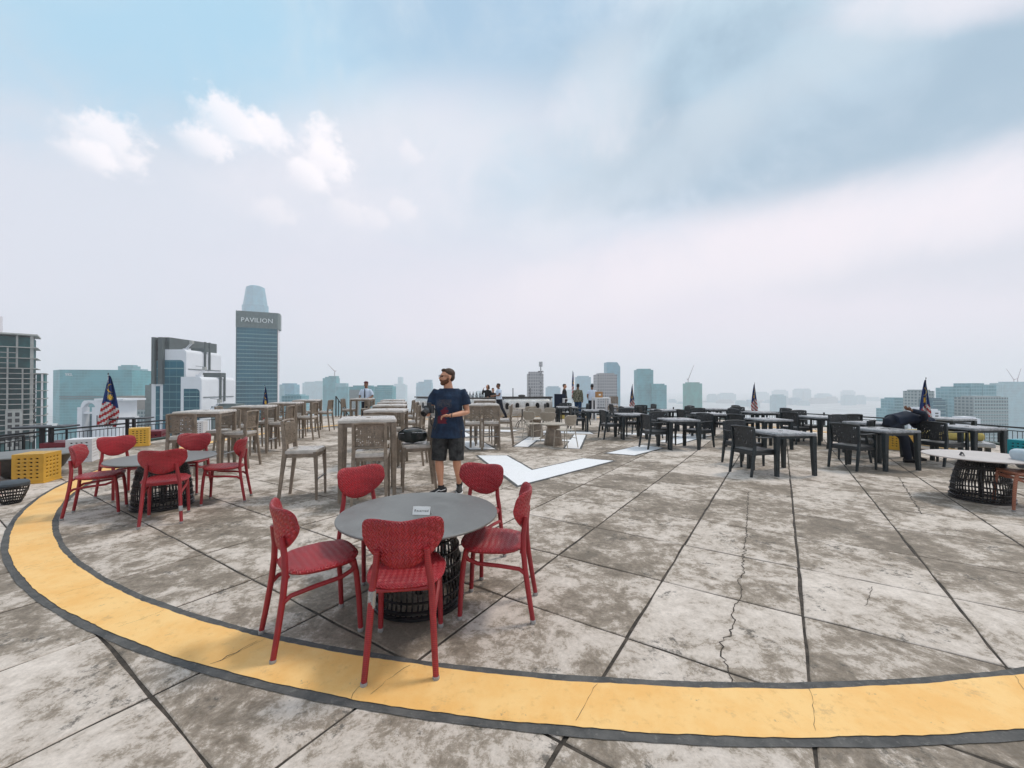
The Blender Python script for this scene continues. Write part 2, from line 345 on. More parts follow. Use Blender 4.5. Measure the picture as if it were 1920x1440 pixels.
# ------------------------------------------------------------------ geometry helpers
class MB:
    def __init__(s): s.v = []; s.f = []; s.m = []
    def add(s, vs, fs, mi=0):
        o = len(s.v); s.v += [tuple(v) for v in vs]; s.f += [tuple(i + o for i in f) for f in fs]; s.m += [mi] * len(fs); return s
    def box(s, c, d, mi=0, M=None, taper=1.0):
        x, y, z = (k / 2 for k in d)
        vs = [Vector((sx * x * (taper if sz < 0 else 1), sy * y * (taper if sz < 0 else 1), sz * z)) for sz in (-1, 1) for sy in (-1, 1) for sx in (-1, 1)]
        if M: vs = [M @ v for v in vs]
        vs = [v + Vector(c) for v in vs]
        return s.add(vs, [(0, 2, 3, 1), (4, 5, 7, 6), (0, 1, 5, 4), (2, 6, 7, 3), (0, 4, 6, 2), (1, 3, 7, 5)], mi)
    def rbox(s, c, d, r, mi=0, n=3):
        """box with rounded vertical corners and a softened top edge"""
        x, y, z = (k / 2 for k in d); pts = []
        for cx, cy, a0 in ((x - r, y - r, 0), (-x + r, y - r, 90), (-x + r, -y + r, 180), (x - r, -y + r, 270)):
            for i in range(n + 1):
                a = rad(a0 + 90 * i / n); pts.append((cx + r * math.cos(a), cy + r * math.sin(a)))
        k = len(pts); e = min(r * .4, z * .6); vs = []
        for zz, ins in ((-z, e * .5), (-z + e * .5, 0), (z - e, 0), (z - e * .3, e * .3), (z, e)):
            sx, sy = (x - ins) / x, (y - ins) / y
            vs += [(c[0] + a * sx, c[1] + b * sy, c[2] + zz) for a, b in pts]
        fs = [tuple(range(k))[::-1]]
        for j in range(4): fs += [(j * k + i, j * k + (i + 1) % k, (j + 1) * k + (i + 1) % k, (j + 1) * k + i) for i in range(k)]
        fs.append(tuple(range(4 * k, 5 * k))); return s.add(vs, fs, mi)
    def tube(s, pts, r, n=8, mi=0, cap=True, flat=None):
        """tube along pts; r number or list; flat=(axis, factor) squashes the section along an axis"""
        pts = [Vector(p) for p in pts]; k = len(pts)
        rs = [r] * k if isinstance(r, (int, float)) else list(r)
        up = None; vs = []
        for i, p in enumerate(pts):
            t = (pts[min(i + 1, k - 1)] - pts[max(i - 1, 0)]).normalized()
            if up is None: up = Vector((0, 0, 1)) if abs(t.z) < .9 else Vector((0, 1, 0))
            u = up - t * up.dot(t)
            if u.length < 1e-5: u = t.orthogonal()
            u.normalize(); w_ = t.cross(u); up = u
            for j in range(n):
                a = 2 * math.pi * j / n; o = (u * math.cos(a) + w_ * math.sin(a)) * rs[i]
                if flat: o -= flat[0] * o.dot(flat[0]) * (1 - flat[1])
                vs.append(p + o)
        fs = [(i * n + j, i * n + (j + 1) % n, (i + 1) * n + (j + 1) % n, (i + 1) * n + j) for i in range(k - 1) for j in range(n)]
        if cap: fs += [tuple(range(n))[::-1], tuple(range((k - 1) * n, k * n))]
        return s.add(vs, fs, mi)
    def lathe(s, prof, n=24, c=(0, 0, 0), mi=0, cap=(True, True)):
        k = len(prof); vs = [(c[0] + r * math.cos(2 * math.pi * j / n), c[1] + r * math.sin(2 * math.pi * j / n), c[2] + z) for r, z in prof for j in range(n)]
        fs = [(i * n + j, i * n + (j + 1) % n, (i + 1) * n + (j + 1) % n, (i + 1) * n + j) for i in range(k - 1) for j in range(n)]
        if cap[0]: fs.append(tuple(range(n))[::-1])
        if cap[1]: fs.append(tuple(range((k - 1) * n, k * n)))
        return s.add(vs, fs, mi)
    def prism(s, poly, z0, z1, mi=0):
        k = len(poly); vs = [(x, y, z0) for x, y in poly] + [(x, y, z1) for x, y in poly]
        return s.add(vs, [tuple(range(k))[::-1], tuple(range(k, 2 * k))] + [(i, (i + 1) % k, k + (i + 1) % k, k + i) for i in range(k)], mi)
    def loft(s, rings, mi=0, cap=True):
        n = len(rings[0]); vs = [v for r in rings for v in r]; k = len(rings)
        fs = [(i * n + j, i * n + (j + 1) % n, (i + 1) * n + (j + 1) % n, (i + 1) * n + j) for i in range(k - 1) for j in range(n)]
        if cap: fs += [tuple(range(n))[::-1], tuple(range((k - 1) * n, k * n))]
        return s.add(vs, fs, mi)
    def ell(s, c, r, n=14, mi=0, M=None):
        rings = []
        for i in range(n // 2 + 1):
            t = math.pi * i / (n // 2); t = min(max(t, .05), math.pi - .05)
            ring = []
            for j in range(n):
                a = 2 * math.pi * j / n
                v = Vector((r[0] * math.sin(t) * math.cos(a), r[1] * math.sin(t) * math.sin(a), -r[2] * math.cos(t)))
                if M: v = M @ v
                ring.append(v + Vector(c))
            rings.append(ring)
        return s.loft(rings, mi)
    def pad(s, outline, thick, fn, rings=5, mi=0):
        """puffed sheet inside an outline; fn maps (u, v, w) to a point"""
        n = len(outline); cu = sum(u for u, v in outline) / n; cv = sum(v for u, v in outline) / n
        ss = [0.12] + [(.12 + .88 * math.sin(i / rings * math.pi / 2)) for i in range(1, rings + 1)]
        seq = [(x, 1) for x in ss] + [(x, -1) for x in ss[::-1][1:]]
        R = []
        for x, sg in seq:
            w_ = sg * thick / 2 * math.sqrt(max(0, 1 - x ** 6))
            R.append([fn(cu + (u - cu) * x, cv + (v - cv) * x, w_) for u, v in outline])
        return s.loft(R, mi)
    def mesh(s, name, mats, smooth=True, ang=38):
        me = bpy.data.meshes.new(name); me.from_pydata(s.v, [], s.f)
        for m in (mats if isinstance(mats, (list, tuple)) else [mats]): me.materials.append(MATS[m])
        if any(s.m): me.polygons.foreach_set('material_index', s.m)
        bm = bmesh.new(); bm.from_mesh(me); bmesh.ops.recalc_face_normals(bm, faces=bm.faces); bm.to_mesh(me); bm.free()
        if smooth:
            me.shade_smooth(); me.set_sharp_from_angle(angle=rad(ang))
        return me
    def build(s, name, mats, parent=None, smooth=True, ang=38, loc=None):
        o = bpy.data.objects.new(name, s.mesh(name, mats, smooth, ang)); col.objects.link(o)
        if parent: o.parent = parent
        if loc is not None: o.location = loc
        return o
def tag(o, label=None, cat=None, group=None, kind=None):
    for k, v in (('label', label), ('category', cat), ('group', group), ('kind', kind)):
        if v: o[k] = v
    return o
def thing(name, loc=(0, 0, 0), rz=0.0, label=None, cat=None, group=None):
    o = bpy.data.objects.new(name, None); col.objects.link(o); o.empty_display_size = .1
    o.location = loc; o.rotation_euler = (0, 0, rz); return tag(o, label, cat, group)
def copy_tree(o, parent=None):
    c = o.copy(); col.objects.link(c); c.parent = parent
    if parent: c.matrix_parent_inverse = o.matrix_parent_inverse
    for ch in [x for x in PARTS.get(o.name, [])]: copy_tree(ch, c)
    return c
PARTS = {}
def reg(o):
    """remember the part tree of a prototype so that it can be copied"""
    ch = [x for x in col.objects if x.parent == o]; PARTS[o.name] = ch
    for x in ch: reg(x)
    return o
class Kind:
    """a prototype: the first placing moves the prototype itself, later ones copy it"""
    def __init__(s, root): s.root = reg(root); s.used = False
    def place(s, x, y, z=0.0, deg=0.0, label=None, cat=None, group=None, scale=None):
        o = s.root if not s.used else copy_tree(s.root)
        s.used = True; o.location = (x, y, z); o.rotation_euler = (0, 0, rad(deg))
        o.scale = (scale or 1.0,) * 3
        return tag(o, label, cat, group)
def text_mesh(name, body, size, mat, parent, M, depth=.004, spacing=1.0):
    cu = bpy.data.curves.new(name, 'FONT'); cu.body = body; cu.size = size; cu.extrude = depth; cu.align_x = 'CENTER'; cu.align_y = 'CENTER'; cu.space_character = spacing; cu.resolution_u = 3
    t = bpy.data.objects.new('tmp', cu); col.objects.link(t)
    dg = bpy.context.evaluated_depsgraph_get(); me = bpy.data.meshes.new_from_object(t.evaluated_get(dg)); bpy.data.objects.remove(t)
    me.materials.clear(); me.materials.append(MATS[mat]); o = bpy.data.objects.new(name, me); col.objects.link(o)
    if parent: o.parent = parent
    o.matrix_local = M; return o

# ------------------------------------------------------------------ setting: deck, terrace, city floor
PC = (1.275, 11.36)                     # centre of the painted circle
TH = .581; EM = Vector((math.cos(TH), -math.sin(TH))); EL = Vector((math.sin(TH), math.cos(TH)))
DECK_R = 11.3
def circ(r, n=96, c=PC, a0=0.0, a1=2 * math.pi): return [(c[0] + r * math.cos(a0 + (a1 - a0) * i / n), c[1] + r * math.sin(a0 + (a1 - a0) * i / n)) for i in range(n)]
o = MB().prism(circ(DECK_R + .02), -.6, -.006).build('helipad_deck', 'joint'); tag(o, kind='structure'); deck = o
def clip(poly, cl):
    out = poly
    for i in range(len(cl)):
        a = Vector(cl[i]); b = Vector(cl[(i + 1) % len(cl)]); e = b - a; inp = out; out = []
        if not inp: return []
        ins = lambda p: e.x * (p[1] - a.y) - e.y * (p[0] - a.x) >= 0
        for j in range(len(inp)):
            p, q_ = inp[j], inp[(j + 1) % len(inp)]
            if ins(p): out.append(p)
            if ins(p) != ins(q_):
                d1 = e.x * (p[1] - a.y) - e.y * (p[0] - a.x); d2 = e.x * (q_[1] - a.y) - e.y * (q_[0] - a.x); t = d1 / (d1 - d2)
                out.append((p[0] + (q_[0] - p[0]) * t, p[1] + (q_[1] - p[1]) * t))
    return out
def slab_geo(poly):
    """one cast slab: slightly ragged edge, softened arris; centred on its own middle"""
    n = len(poly); cx = sum(p[0] for p in poly) / n; cy = sum(p[1] for p in poly) / n; pts = []
    for i in range(n):
        a, b = Vector(poly[i]), Vector(poly[(i + 1) % n]); L = (b - a).length; k = 4 if L > .5 else (2 if L > .2 else 1)
        for j in range(k):
            p = a.lerp(b, j / k); jit = .006 if j else .004
            pts.append((p.x - cx + random.uniform(-jit, jit), p.y - cy + random.uniform(-jit, jit)))
    k = len(pts); m = MB()
    rings = []
    for ins, z in ((0, -.03), (0, -.004), (.005, 0)):
        rr = []
        for x, y in pts:
            L = math.hypot(x, y) or 1; rr.append((x * (1 - ins * 1.3 / L), y * (1 - ins * 1.3 / L), z))
        rings.append(rr)
    m.loft(rings, cap=False); m.f.append(tuple(range(2 * k, 3 * k))); m.m.append(0)
    return m, (cx, cy)
cl = circ(DECK_R, 96); slabs = []
for i in range(-20, 18):
    for j in range(-8, 26):
        a0, a1 = .11 + .893 * i + .0095, .11 + .893 * (i + 1) - .0095; b0, b1 = 1.58 + .865 * j + .008, 1.58 + .865 * (j + 1) - .008
        sq = [tuple(EM * a + EL * b) for a, b in ((a0, b0), (a1, b0), (a1, b1), (a0, b1))]
        area2 = sum(sq[t][0] * sq[(t + 1) % 4][1] - sq[(t + 1) % 4][0] * sq[t][1] for t in range(4))
        if area2 < 0: sq = sq[::-1]
        pl = clip(sq, cl)
        if len(pl) < 3: continue
        ar = abs(sum(pl[t][0] * pl[(t + 1) % len(pl)][1] - pl[(t + 1) % len(pl)][0] * pl[t][1] for t in range(len(pl)))) / 2
        if ar < .02: continue
        m, c = slab_geo(pl)
        front = c[1] > .6 and abs(c[0]) < c[1] * 1.35 + .6
        slabs.append(((0 if front else 50) + math.hypot(*c), m, c))
slabs.sort(key=lambda t: t[0])
rest = MB()
for k, (d, m, c) in enumerate(slabs):
    if k < 300: m.build('slab', 'concrete', deck, smooth=False, loc=(c[0], c[1], 0))
    else: rest.add([(x + c[0], y + c[1], z) for x, y, z in m.v], m.f)
tag(rest.build('far_slabs', 'concrete', deck, smooth=False), kind='stuff')
# ragged paint edges
def ragged(r, n=1500, amp=.006, seed=1):
    rg = random.Random(seed); ph = [rg.uniform(0, 6.28) for _ in range(4)]
    return [r + amp * (.5 * math.sin(17 * t + ph[0]) + .5 * math.sin(41 * t + ph[1]) + .6 * math.sin(97 * t + ph[2])) + rg.uniform(-amp, amp) * .7 for t in (2 * math.pi * i / n for i in range(n))]
def annulus(name, r0, r1, z, mat, amp, seed, parent=None):
    n = 1500; A = ragged(r0, n, amp, seed); B = ragged(r1, n, amp, seed + 5); m = MB()
    P = lambda r, i: (PC[0] + r * math.cos(2 * math.pi * i / n), PC[1] + r * math.sin(2 * math.pi * i / n), z)
    m.add([P(A[i], i) for i in range(n)] + [P(B[i], i) for i in range(n)], [(i, n + i, n + (i + 1) % n, (i + 1) % n) for i in range(n)])
    return m.build(name, mat, parent, smooth=False)
ring = annulus('landing_circle_edging', 9.266, 9.644, .004, 'bitumen', .003, 3); tag(ring, kind='structure')
tag(annulus('landing_circle_paint', 9.312, 9.598, .008, 'yellow_paint', .004, 9), kind='structure')
# painted triangle (corners and dashes) and the letter H
AX = Vector((.225, .974)).normalized(); AP = Vector((AX.y, -AX.x))
def flat(name, poly, mat, z, parent=None):
    m = MB(); pts = []
    for i in range(len(poly)):
        a, b = Vector(poly[i]), Vector(poly[(i + 1) % len(poly)]); k = max(1, int((b - a).length / .18))
        for j in range(k):
            p = a.lerp(b, j / k); pts.append((p.x + random.uniform(-.005, .005), p.y + random.uniform(-.005, .005), z))
    m.add(pts, [tuple(range(len(pts)))]); return m.build(name, mat, parent, smooth=False)
def grow(poly, d):
    n = len(poly); out = []
    ccw = sum(poly[t][0] * poly[(t + 1) % n][1] - poly[(t + 1) % n][0] * poly[t][1] for t in range(n)) > 0
    for i in range(n):
        p0, p1, p2 = Vector(poly[i - 1]), Vector(poly[i]), Vector(poly[(i + 1) % n])
        e1 = (p1 - p0).normalized(); e2 = (p2 - p1).normalized(); n1 = Vector((e1.y, -e1.x)); n2 = Vector((e2.y, -e2.x))
        if not ccw: n1, n2 = -n1, -n2
        b = (n1 + n2); b = b / max(.3, b.length_squared / 2); out.append(tuple(p1 + b * d))
    return out
def mark(name, poly):
    tag(flat(name + '_edging', grow(poly, .05), 'bitumen', .004), kind='structure'); tag(flat(name + '_paint', poly, 'white_paint', .008), kind='structure')
tri = [Vector(PC) - AX * 5.25]
for k in (1, 2):
    a = rad(120 * k); v = -AX; tri.append(Vector(PC) + Vector((v.x * math.cos(a) - v.y * math.sin(a), v.x * math.sin(a) + v.y * math.cos(a))) * 5.25)
W_ = .60
for k in range(3):
    A, B, C_ = tri[k], tri[(k + 1) % 3], tri[(k + 2) % 3]
    d1 = (B - A).normalized(); d2 = (C_ - A).normalized(); inn = (d1 + d2).normalized()
    i1 = (inn - d1 * inn.dot(d1)).normalized(); i2 = (inn - d2 * inn.dot(d2)).normalized()
    mark('triangle_corner', [tuple(A), tuple(A + d1 * 2.88), tuple(A + d1 * 2.7 + i1 * W_), tuple(A + inn * W_ * 2), tuple(A + d2 * 2.7 + i2 * W_), tuple(A + d2 * 2.88)])
    mark('triangle_dash', [tuple(A + d1 * 3.8), tuple(A + d1 * 5.3), tuple(A + d1 * 5.45 + i1 * W_), tuple(A + d1 * 3.65 + i1 * W_)])
HC = Vector((1.18, 11.62)); hw, hh, hs = .18, 1.48, .64
pts = [(-hs - hw, -hh), (-hs + hw, -hh), (-hs + hw, -.17), (hs - hw, -.17), (hs - hw, -hh), (hs + hw, -hh), (hs + hw, hh), (hs - hw, hh), (hs - hw, .17), (-hs + hw, .17), (-hs + hw, hh), (-hs - hw, hh)]
mark('letter_h', [tuple(HC + AP * a + AX * b) for a, b in pts])
# cracks in the slabs
def ribbon(name, pts, w0, mat, z=.0025):
    m = MB(); P = []
    for i in range(len(pts) - 1):
        a, b = Vector(pts[i]), Vector(pts[i + 1]); k = max(2, int((b - a).length / .030))
        for j in range(k): P.append(a.lerp(b, j / k) + Vector((random.uniform(-.016, .016), random.uniform(-.010, .010))) * (1 if w0 > .002 else .5))
    vs = []
    for i, p in enumerate(P):
        t = (P[min(i + 1, len(P) - 1)] - P[max(0, i - 1)]).normalized(); nn = Vector((-t.y, t.x)); ww = w0 * random.uniform(.35, 1.2)
        vs += [(p.x + nn.x * ww, p.y + nn.y * ww, z), (p.x - nn.x * ww, p.y - nn.y * ww, z)]
    m.add(vs, [(2 * i, 2 * i + 1, 2 * i + 3, 2 * i + 2) for i in range(len(P) - 1)]); o = m.build(name, mat, deck, smooth=False); return o
def g2(px, py): y = 1155 / (py - 726); return ((px - 960) / 770 * y, y)
ribbon('crack', [g2(*p) for p in ((1402, 922), (1400, 958), (1397, 1005), (1393, 1060), (1391, 1080), (1381, 1085), (1391, 1097), (1386, 1118), (1372, 1146), (1376, 1168), (1364, 1190), (1350, 1203), (1354, 1228), (1360, 1254), (1380, 1285))], .0042, 'joint')
ribbon('crack', [g2(*p) for p in ((1685, 895), (1698, 918), (1712, 940), (1728, 965))], .006, 'joint')
ribbon('crack', [g2(*p) for p in ((400, 1245), (440, 1226), (492, 1198))], .0022, 'joint', .0095)
ribbon('crack', [g2(*p) for p in ((1620, 1135), (1632, 1105), (1634, 1095))], .0018, 'joint')
ribbon('crack', [g2(*p) for p in ((662, 1312), (670, 1290), (688, 1278))], .0016, 'joint', .0095)
def cross(pt0, dr):
    # where a joint line meets the painted band on the camera side
    P0, D0 = Vector(pt0) - Vector(PC), Vector(dr); b_ = P0.dot(D0); out = []
    for r in (9.32, 9.59):
        q_ = b_ * b_ - (P0.length_squared - r * r)
        if q_ < 0: return
        out.append([P0 + D0 * (-b_ + s_ * math.sqrt(q_)) + Vector(PC) for s_ in (-1, 1)])
    for k in (0, 1):
        a, b2 = out[0][k], out[1][k]
        if a.y < 7 and (a - b2).length < .42: ribbon('paint_crack', [tuple(a), tuple(a.lerp(b2, .5) + Vector((random.uniform(-.02, .02), 0))), tuple(b2)], .0010, 'joint', .0095)
for i in range(-12, 12): cross(EM * (.11 + .893 * i), EL); cross(EL * (1.58 + .865 * i), EM)
# landing beside the deck for the stair, kerb, terrace below, the tower that carries it all
landing = [(-11.2, 16.6), (-7.6, 15.0), (-3.0, 22.6), (-6.2, 23.4), (-10.6, 21.0)]
tag(MB().prism(landing, -.6, -.012).build('stair_landing', 'concrete'), kind='structure')
rim = MB()
n = 120
for i in range(n):
    a0, a1 = 2 * math.pi * i / n, 2 * math.pi * (i + 1) / n
    if 2.0 < (a0 % 6.283) < 2.7: continue
    P = [(PC[0] + r * math.cos(a), PC[1] + r * math.sin(a)) for r, a in ((DECK_R + .03, a0), (DECK_R + .22, a0), (DECK_R + .22, a1), (DECK_R + .03, a1))]
    rim.prism(P, -.5, .05)
tag(rim.build('deck_kerb', 'dark_green'), kind='structure')
TZ = -.6
tag(MB().prism(circ(14.0), -1.2, TZ).build('lower_terrace', 'concrete'), kind='structure')
tag(MB().prism(circ(13.6, 48), -130, -1.2).build('tower_shaft', 'raw_concrete'), kind='structure')
GZ = -130.0
m = MB(); S = 9000; m.add([(-S, -S, GZ), (S, -S, GZ), (S, S, GZ), (-S, S, GZ)], [(0, 1, 2, 3)]); tag(m.build('ground', 'city_floor', smooth=False), kind='structure')

# ------------------------------------------------------------------ furniture prototypes
def arc_pts(p0, p1, bow, n=7):
    p0, p1, bow = Vector(p0), Vector(p1), Vector(bow)
    return [p0.lerp(p1, i / n) + bow * math.sin(math.pi * i / n) for i in range(n + 1)]
def make_red_chair(name, weave_m, wrap_m):
    t = thing(name)
    # seat: rounded trapezoid, wider in front, dished
    out = []
    for i in range(36):
        a = 2 * math.pi * i / 36; c, s_ = math.cos(a), math.sin(a); e = 2.9
        r = 1 / ((abs(c) ** e + abs(s_) ** e) ** (1 / e)); u, v = r * c * .205, r * s_ * .215
        out.append((u * (1.06 + .26 * v), v))
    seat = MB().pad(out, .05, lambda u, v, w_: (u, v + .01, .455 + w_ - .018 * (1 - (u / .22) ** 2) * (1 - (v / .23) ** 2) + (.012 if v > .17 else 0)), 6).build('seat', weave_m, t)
    # kidney backrest
    out = []
    for i in range(48):
        a = 2 * math.pi * i / 48; c, s_ = math.cos(a), math.sin(a)
        u = .218 * (abs(c) ** .9) * (1 if c > 0 else -1); v = s_
        if v > 0:
            v = .135 * v ** .42; v -= .040 * (1 - (abs(u) / .218) ** 1.3) * (v / .135)
        else:
            v = -.165 * abs(v) ** .95; u *= 1 - .30 * (abs(v) / .165) ** 1.4
        out.append((u, v))
    def bend(u, v, w_):
        k = 1.55; y = -.205 - .10 * (v + .165) * .9 + k * u * u - .02 * max(0, v) / .13
        return (u * .985, y + w_, .715 + v)
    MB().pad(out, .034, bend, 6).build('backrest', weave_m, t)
    for sx in (-1, 1):
        l = MB().tube([(sx * .178, -.268, .012), (sx * .168, -.243, .16), (sx * .158, -.217, .33), (sx * .152, -.205, .45), (sx * .135, -.205, .55), (sx * .125, -.218, .66)], [.0155, .0168, .0178, .0182, .0178, .016], 10).build('leg', wrap_m, t)
        MB().lathe([(.0155, 0), (.0178, .004), (.0178, .022), (.0165, .024)], 12, (sx * .178, -.268, 0)).build('foot_cap', 'rubber', l)
        l = MB().tube([(sx * .182, .205, .012), (sx * .178, .196, .2), (sx * .172, .182, .36), (sx * .166, .165, .445)], [.0155, .0168, .0178, .0182], 10).build('leg', wrap_m, t)
        MB().lathe([(.0155, 0), (.0178, .004), (.0178, .022), (.0165, .024)], 12, (sx * .182, .205, 0)).build('foot_cap', 'rubber', l)
        MB().tube([(sx * .160, -.222, .30), (sx * .166, -.18, .335), (sx * .172, -.05, .352), (sx * .174, .09, .362), (sx * .175, .15, .385), (sx * .172, .178, .42)], .0135, 8).build('stretcher', wrap_m, t)
    MB().tube(arc_pts((-.165, .17, .40), (.165, .17, .40), (0, 0, .01)), .011, 8).build('front_rail', wrap_m, t)
    MB().tube(arc_pts((-.152, -.19, .436), (.152, -.19, .436), (0, 0, 0)), .010, 8).build('rear_rail', wrap_m, t)
    return t
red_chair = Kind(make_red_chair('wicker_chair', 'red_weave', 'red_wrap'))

def make_basket_table(name, top_mat, top_r=.555, h=.612, rb=.295, rt=.215):
    t = thing(name)
    MB().lathe([(top_r - .006, h - .016), (top_r, h - .010), (top_r, h - .004), (top_r - .004, h), (.01, h)], 72).build('tabletop', top_mat, t)
    prof = lambda k: (rb + (rt - rb) * (k ** 1.55) + .012 * math.sin(math.pi * k), .03 + (h - .055) * k)
    ribs = MB(); nr = 54
    for j in range(nr):
        a = 2 * math.pi * j / nr + random.uniform(-.015, .015); pts = []
        for i in range(9):
            r, z = prof(i / 8); pts.append((r * math.cos(a + .03 * math.sin(i)), r * math.sin(a + .03 * math.sin(i)), z))
        ribs.tube(pts, .0072, 5)
    tag(ribs.build('cane_ribs', 'black_cane', t), kind='stuff')
    for k, rr in ((0, .017), (.045, .014), (.16, .009), (.32, .007), (.47, .007), (.62, .007), (.76, .010), (.80, .010), (.93, .010), (1.0, .012)):
        r, z = prof(k); off = .010
        MB().tube([((r + off) * math.cos(2 * math.pi * i / 40), (r + off) * math.sin(2 * math.pi * i / 40), z - (.012 if k == 0 else 0)) for i in range(41)], rr, 6, cap=False).build('hoop', 'black_cane', t)
    MB().lathe([(.02, .03), (.028, .04), (.028, h - .03), (.16, h - .018)], 16).build('centre_post', 'black_metal', t)
    return t
basket_table = Kind(make_basket_table('round_table', 'grey_tabletop'))
pale_table = Kind(make_basket_table('round_table', 'pale_tabletop', .57, .585, .285, .185))

def lace(w0, w1, h0, h1, nx, nz, seed, hole=.30):
    """pierced moulded panel in the xz plane: a net of cells with some of them open"""
    rg = random.Random(seed); V = {}; m = MB(); idx = {}
    for i in range(nx + 1):
        for k in range(nz + 1):
            tz = k / nz; hwid = (w0 + (w1 - w0) * tz) / 2; x = -hwid + 2 * hwid * i / nx; z = h0 + (h1 - h0) * tz
            if 0 < i < nx and 0 < k < nz: x += rg.uniform(-.3, .3) * (w0 / nx); z += rg.uniform(-.3, .3) * ((h1 - h0) / nz)
            y = -.06 * (z - h0) + .28 * (x * x)
            V[i, k] = (x, y, z)
    T = .006
    for i in range(nx):
        for k in range(nz):
            edge = i in (0, nx - 1) or k in (0, nz - 1)
            q4 = [Vector(V[i, k]), Vector(V[i + 1, k]), Vector(V[i + 1, k + 1]), Vector(V[i, k + 1])]
            c = sum(q4, Vector()) / 4
            if not edge and rg.random() < hole:
                s_ = rg.uniform(.45, .72); inn = [c + (p - c) * s_ for p in q4]
                a = [p + Vector((0, T, 0)) for p in q4] + [p + Vector((0, T, 0)) for p in inn]; b = [p - Vector((0, T, 0)) for p in q4] + [p - Vector((0, T, 0)) for p in inn]
                fs = [(j, (j + 1) % 4, 4 + (j + 1) % 4, 4 + j) for j in range(4)]
                m.add(a, fs); m.add(b, [f[::-1] for f in fs]); m.add([a[4], a[5], a[6], a[7], b[4], b[5], b[6], b[7]], [(j, 4 + j, 4 + (j + 1) % 4, (j + 1) % 4) for j in range(4)])
            else:
                d = rg.uniform(-.0025, .0025)
                m.add([p + Vector((0, T + d, 0)) for p in q4], [(0, 1, 2, 3)]); m.add([p - Vector((0, T + d, 0)) for p in q4], [(3, 2, 1, 0)])
    return m
def shift(m, dx, dy, dz):
    m.v = [(x + dx, y + dy, z + dz) for x, y, z in m.v]; return m

def make_bar_chair():
    t = thing('bar_chair'); SH = .67
    MB().rbox((0, .0, SH - .0275), (.43, .42, .055), .035).build('seat', 'taupe_skylit', t)
    b = shift(lace(.37, .38, .0, .29, 16, 12, 5, .34), 0, -.195, SH + .07); b.build('backrest', 'taupe', t, smooth=False)
    MB().tube([(-.20, -.222, 1.04), (-.1, -.245, 1.05), (0, -.25, 1.052), (.1, -.245, 1.05), (.20, -.222, 1.04)], .016, 8).build('top_rail', 'taupe', t)
    MB().tube([(-.20, -.20, SH + .075), (0, -.212, SH + .07), (.20, -.20, SH + .075)], .013, 8).build('lower_rail', 'taupe', t)
    for sx in (-1, 1):
        fr = lambda x, y, z, a, b_: [(x - a, y - b_, z), (x + a, y - b_, z), (x + a, y + b_, z), (x - a, y + b_, z)]
        MB().loft([fr(sx * .205, -.265, 0, .014, .017), fr(sx * .198, -.225, .35, .017, .021), fr(sx * .193, -.19, SH - .03, .021, .026), fr(sx * .19, -.197, SH + .08, .019, .022), fr(sx * .195, -.225, 1.045, .014, .017)]).build('leg', 'taupe', t, smooth=False)
        MB().loft([fr(sx * .20, .205, 0, .013, .013), fr(sx * .198, .20, .35, .017, .017), fr(sx * .193, .187, SH - .03, .023, .023)]).build('leg', 'taupe', t, smooth=False)
        MB().box((sx * .193, 0, SH - .075), (.022, .37, .05)).build('side_rail', 'taupe', t, smooth=False)
    MB().box((0, .19, SH - .075), (.37, .022, .05)).build('front_rail', 'taupe', t, smooth=False)
    MB().box((0, -.19, SH - .075), (.37, .022, .05)).build('rear_rail', 'taupe', t, smooth=False)
    MB().tube([(-.195, .20, .27), (.195, .20, .27)], .012, 8).build('footrest', 'steel', t)
    return t
def make_square_table(name, s_, h, mat, leg, top, apron):
    t = thing(name)
    tp = MB().rbox((0, 0, h - .0225), (s_, s_, .045), .03).build('tabletop', top, t)
    MB().rbox((0, 0, h + .0015), (s_ - .10, s_ - .10, .006), .01).build('inset_panel', top, tp)
    MB().lathe([(.032, 0), (.032, .003), (.02, .006), (.004, .006)], 16, (0, 0, h + .0045)).build('parasol_cap', mat, tp)
    e = s_ / 2 - leg / 2 - .004
    for sx in (-1, 1):
        for sy in (-1, 1):
            m = MB(); a = leg / 2; b = leg / 2 * .72
            R0 = lambda cx, cy, r, z: [(cx + r * x, cy + r * y, z) for x, y in ((-1, -.75), (-.75, -1), (.75, -1), (1, -.75), (1, .75), (.75, 1), (-.75, 1), (-1, .75))]
            m.loft([R0(sx * (e + (a - b)), sy * (e + (a - b)), b, 0), R0(sx * (e + .003), sy * (e + .003), (a + b) / 2, h * .5), R0(sx * e, sy * e, a, h - .05)]); m.build('leg', mat, t, smooth=False)
    for k, (cx, cy, dx, dy) in enumerate(((0, e, 2 * e - leg, .02), (0, -e, 2 * e - leg, .02), (e, 0, .02, 2 * e - leg), (-e, 0, .02, 2 * e - leg))):
        MB().box((cx, cy, h - .045 - apron / 2), (dx, dy, apron)).build('apron', mat, t, smooth=False)
    return t
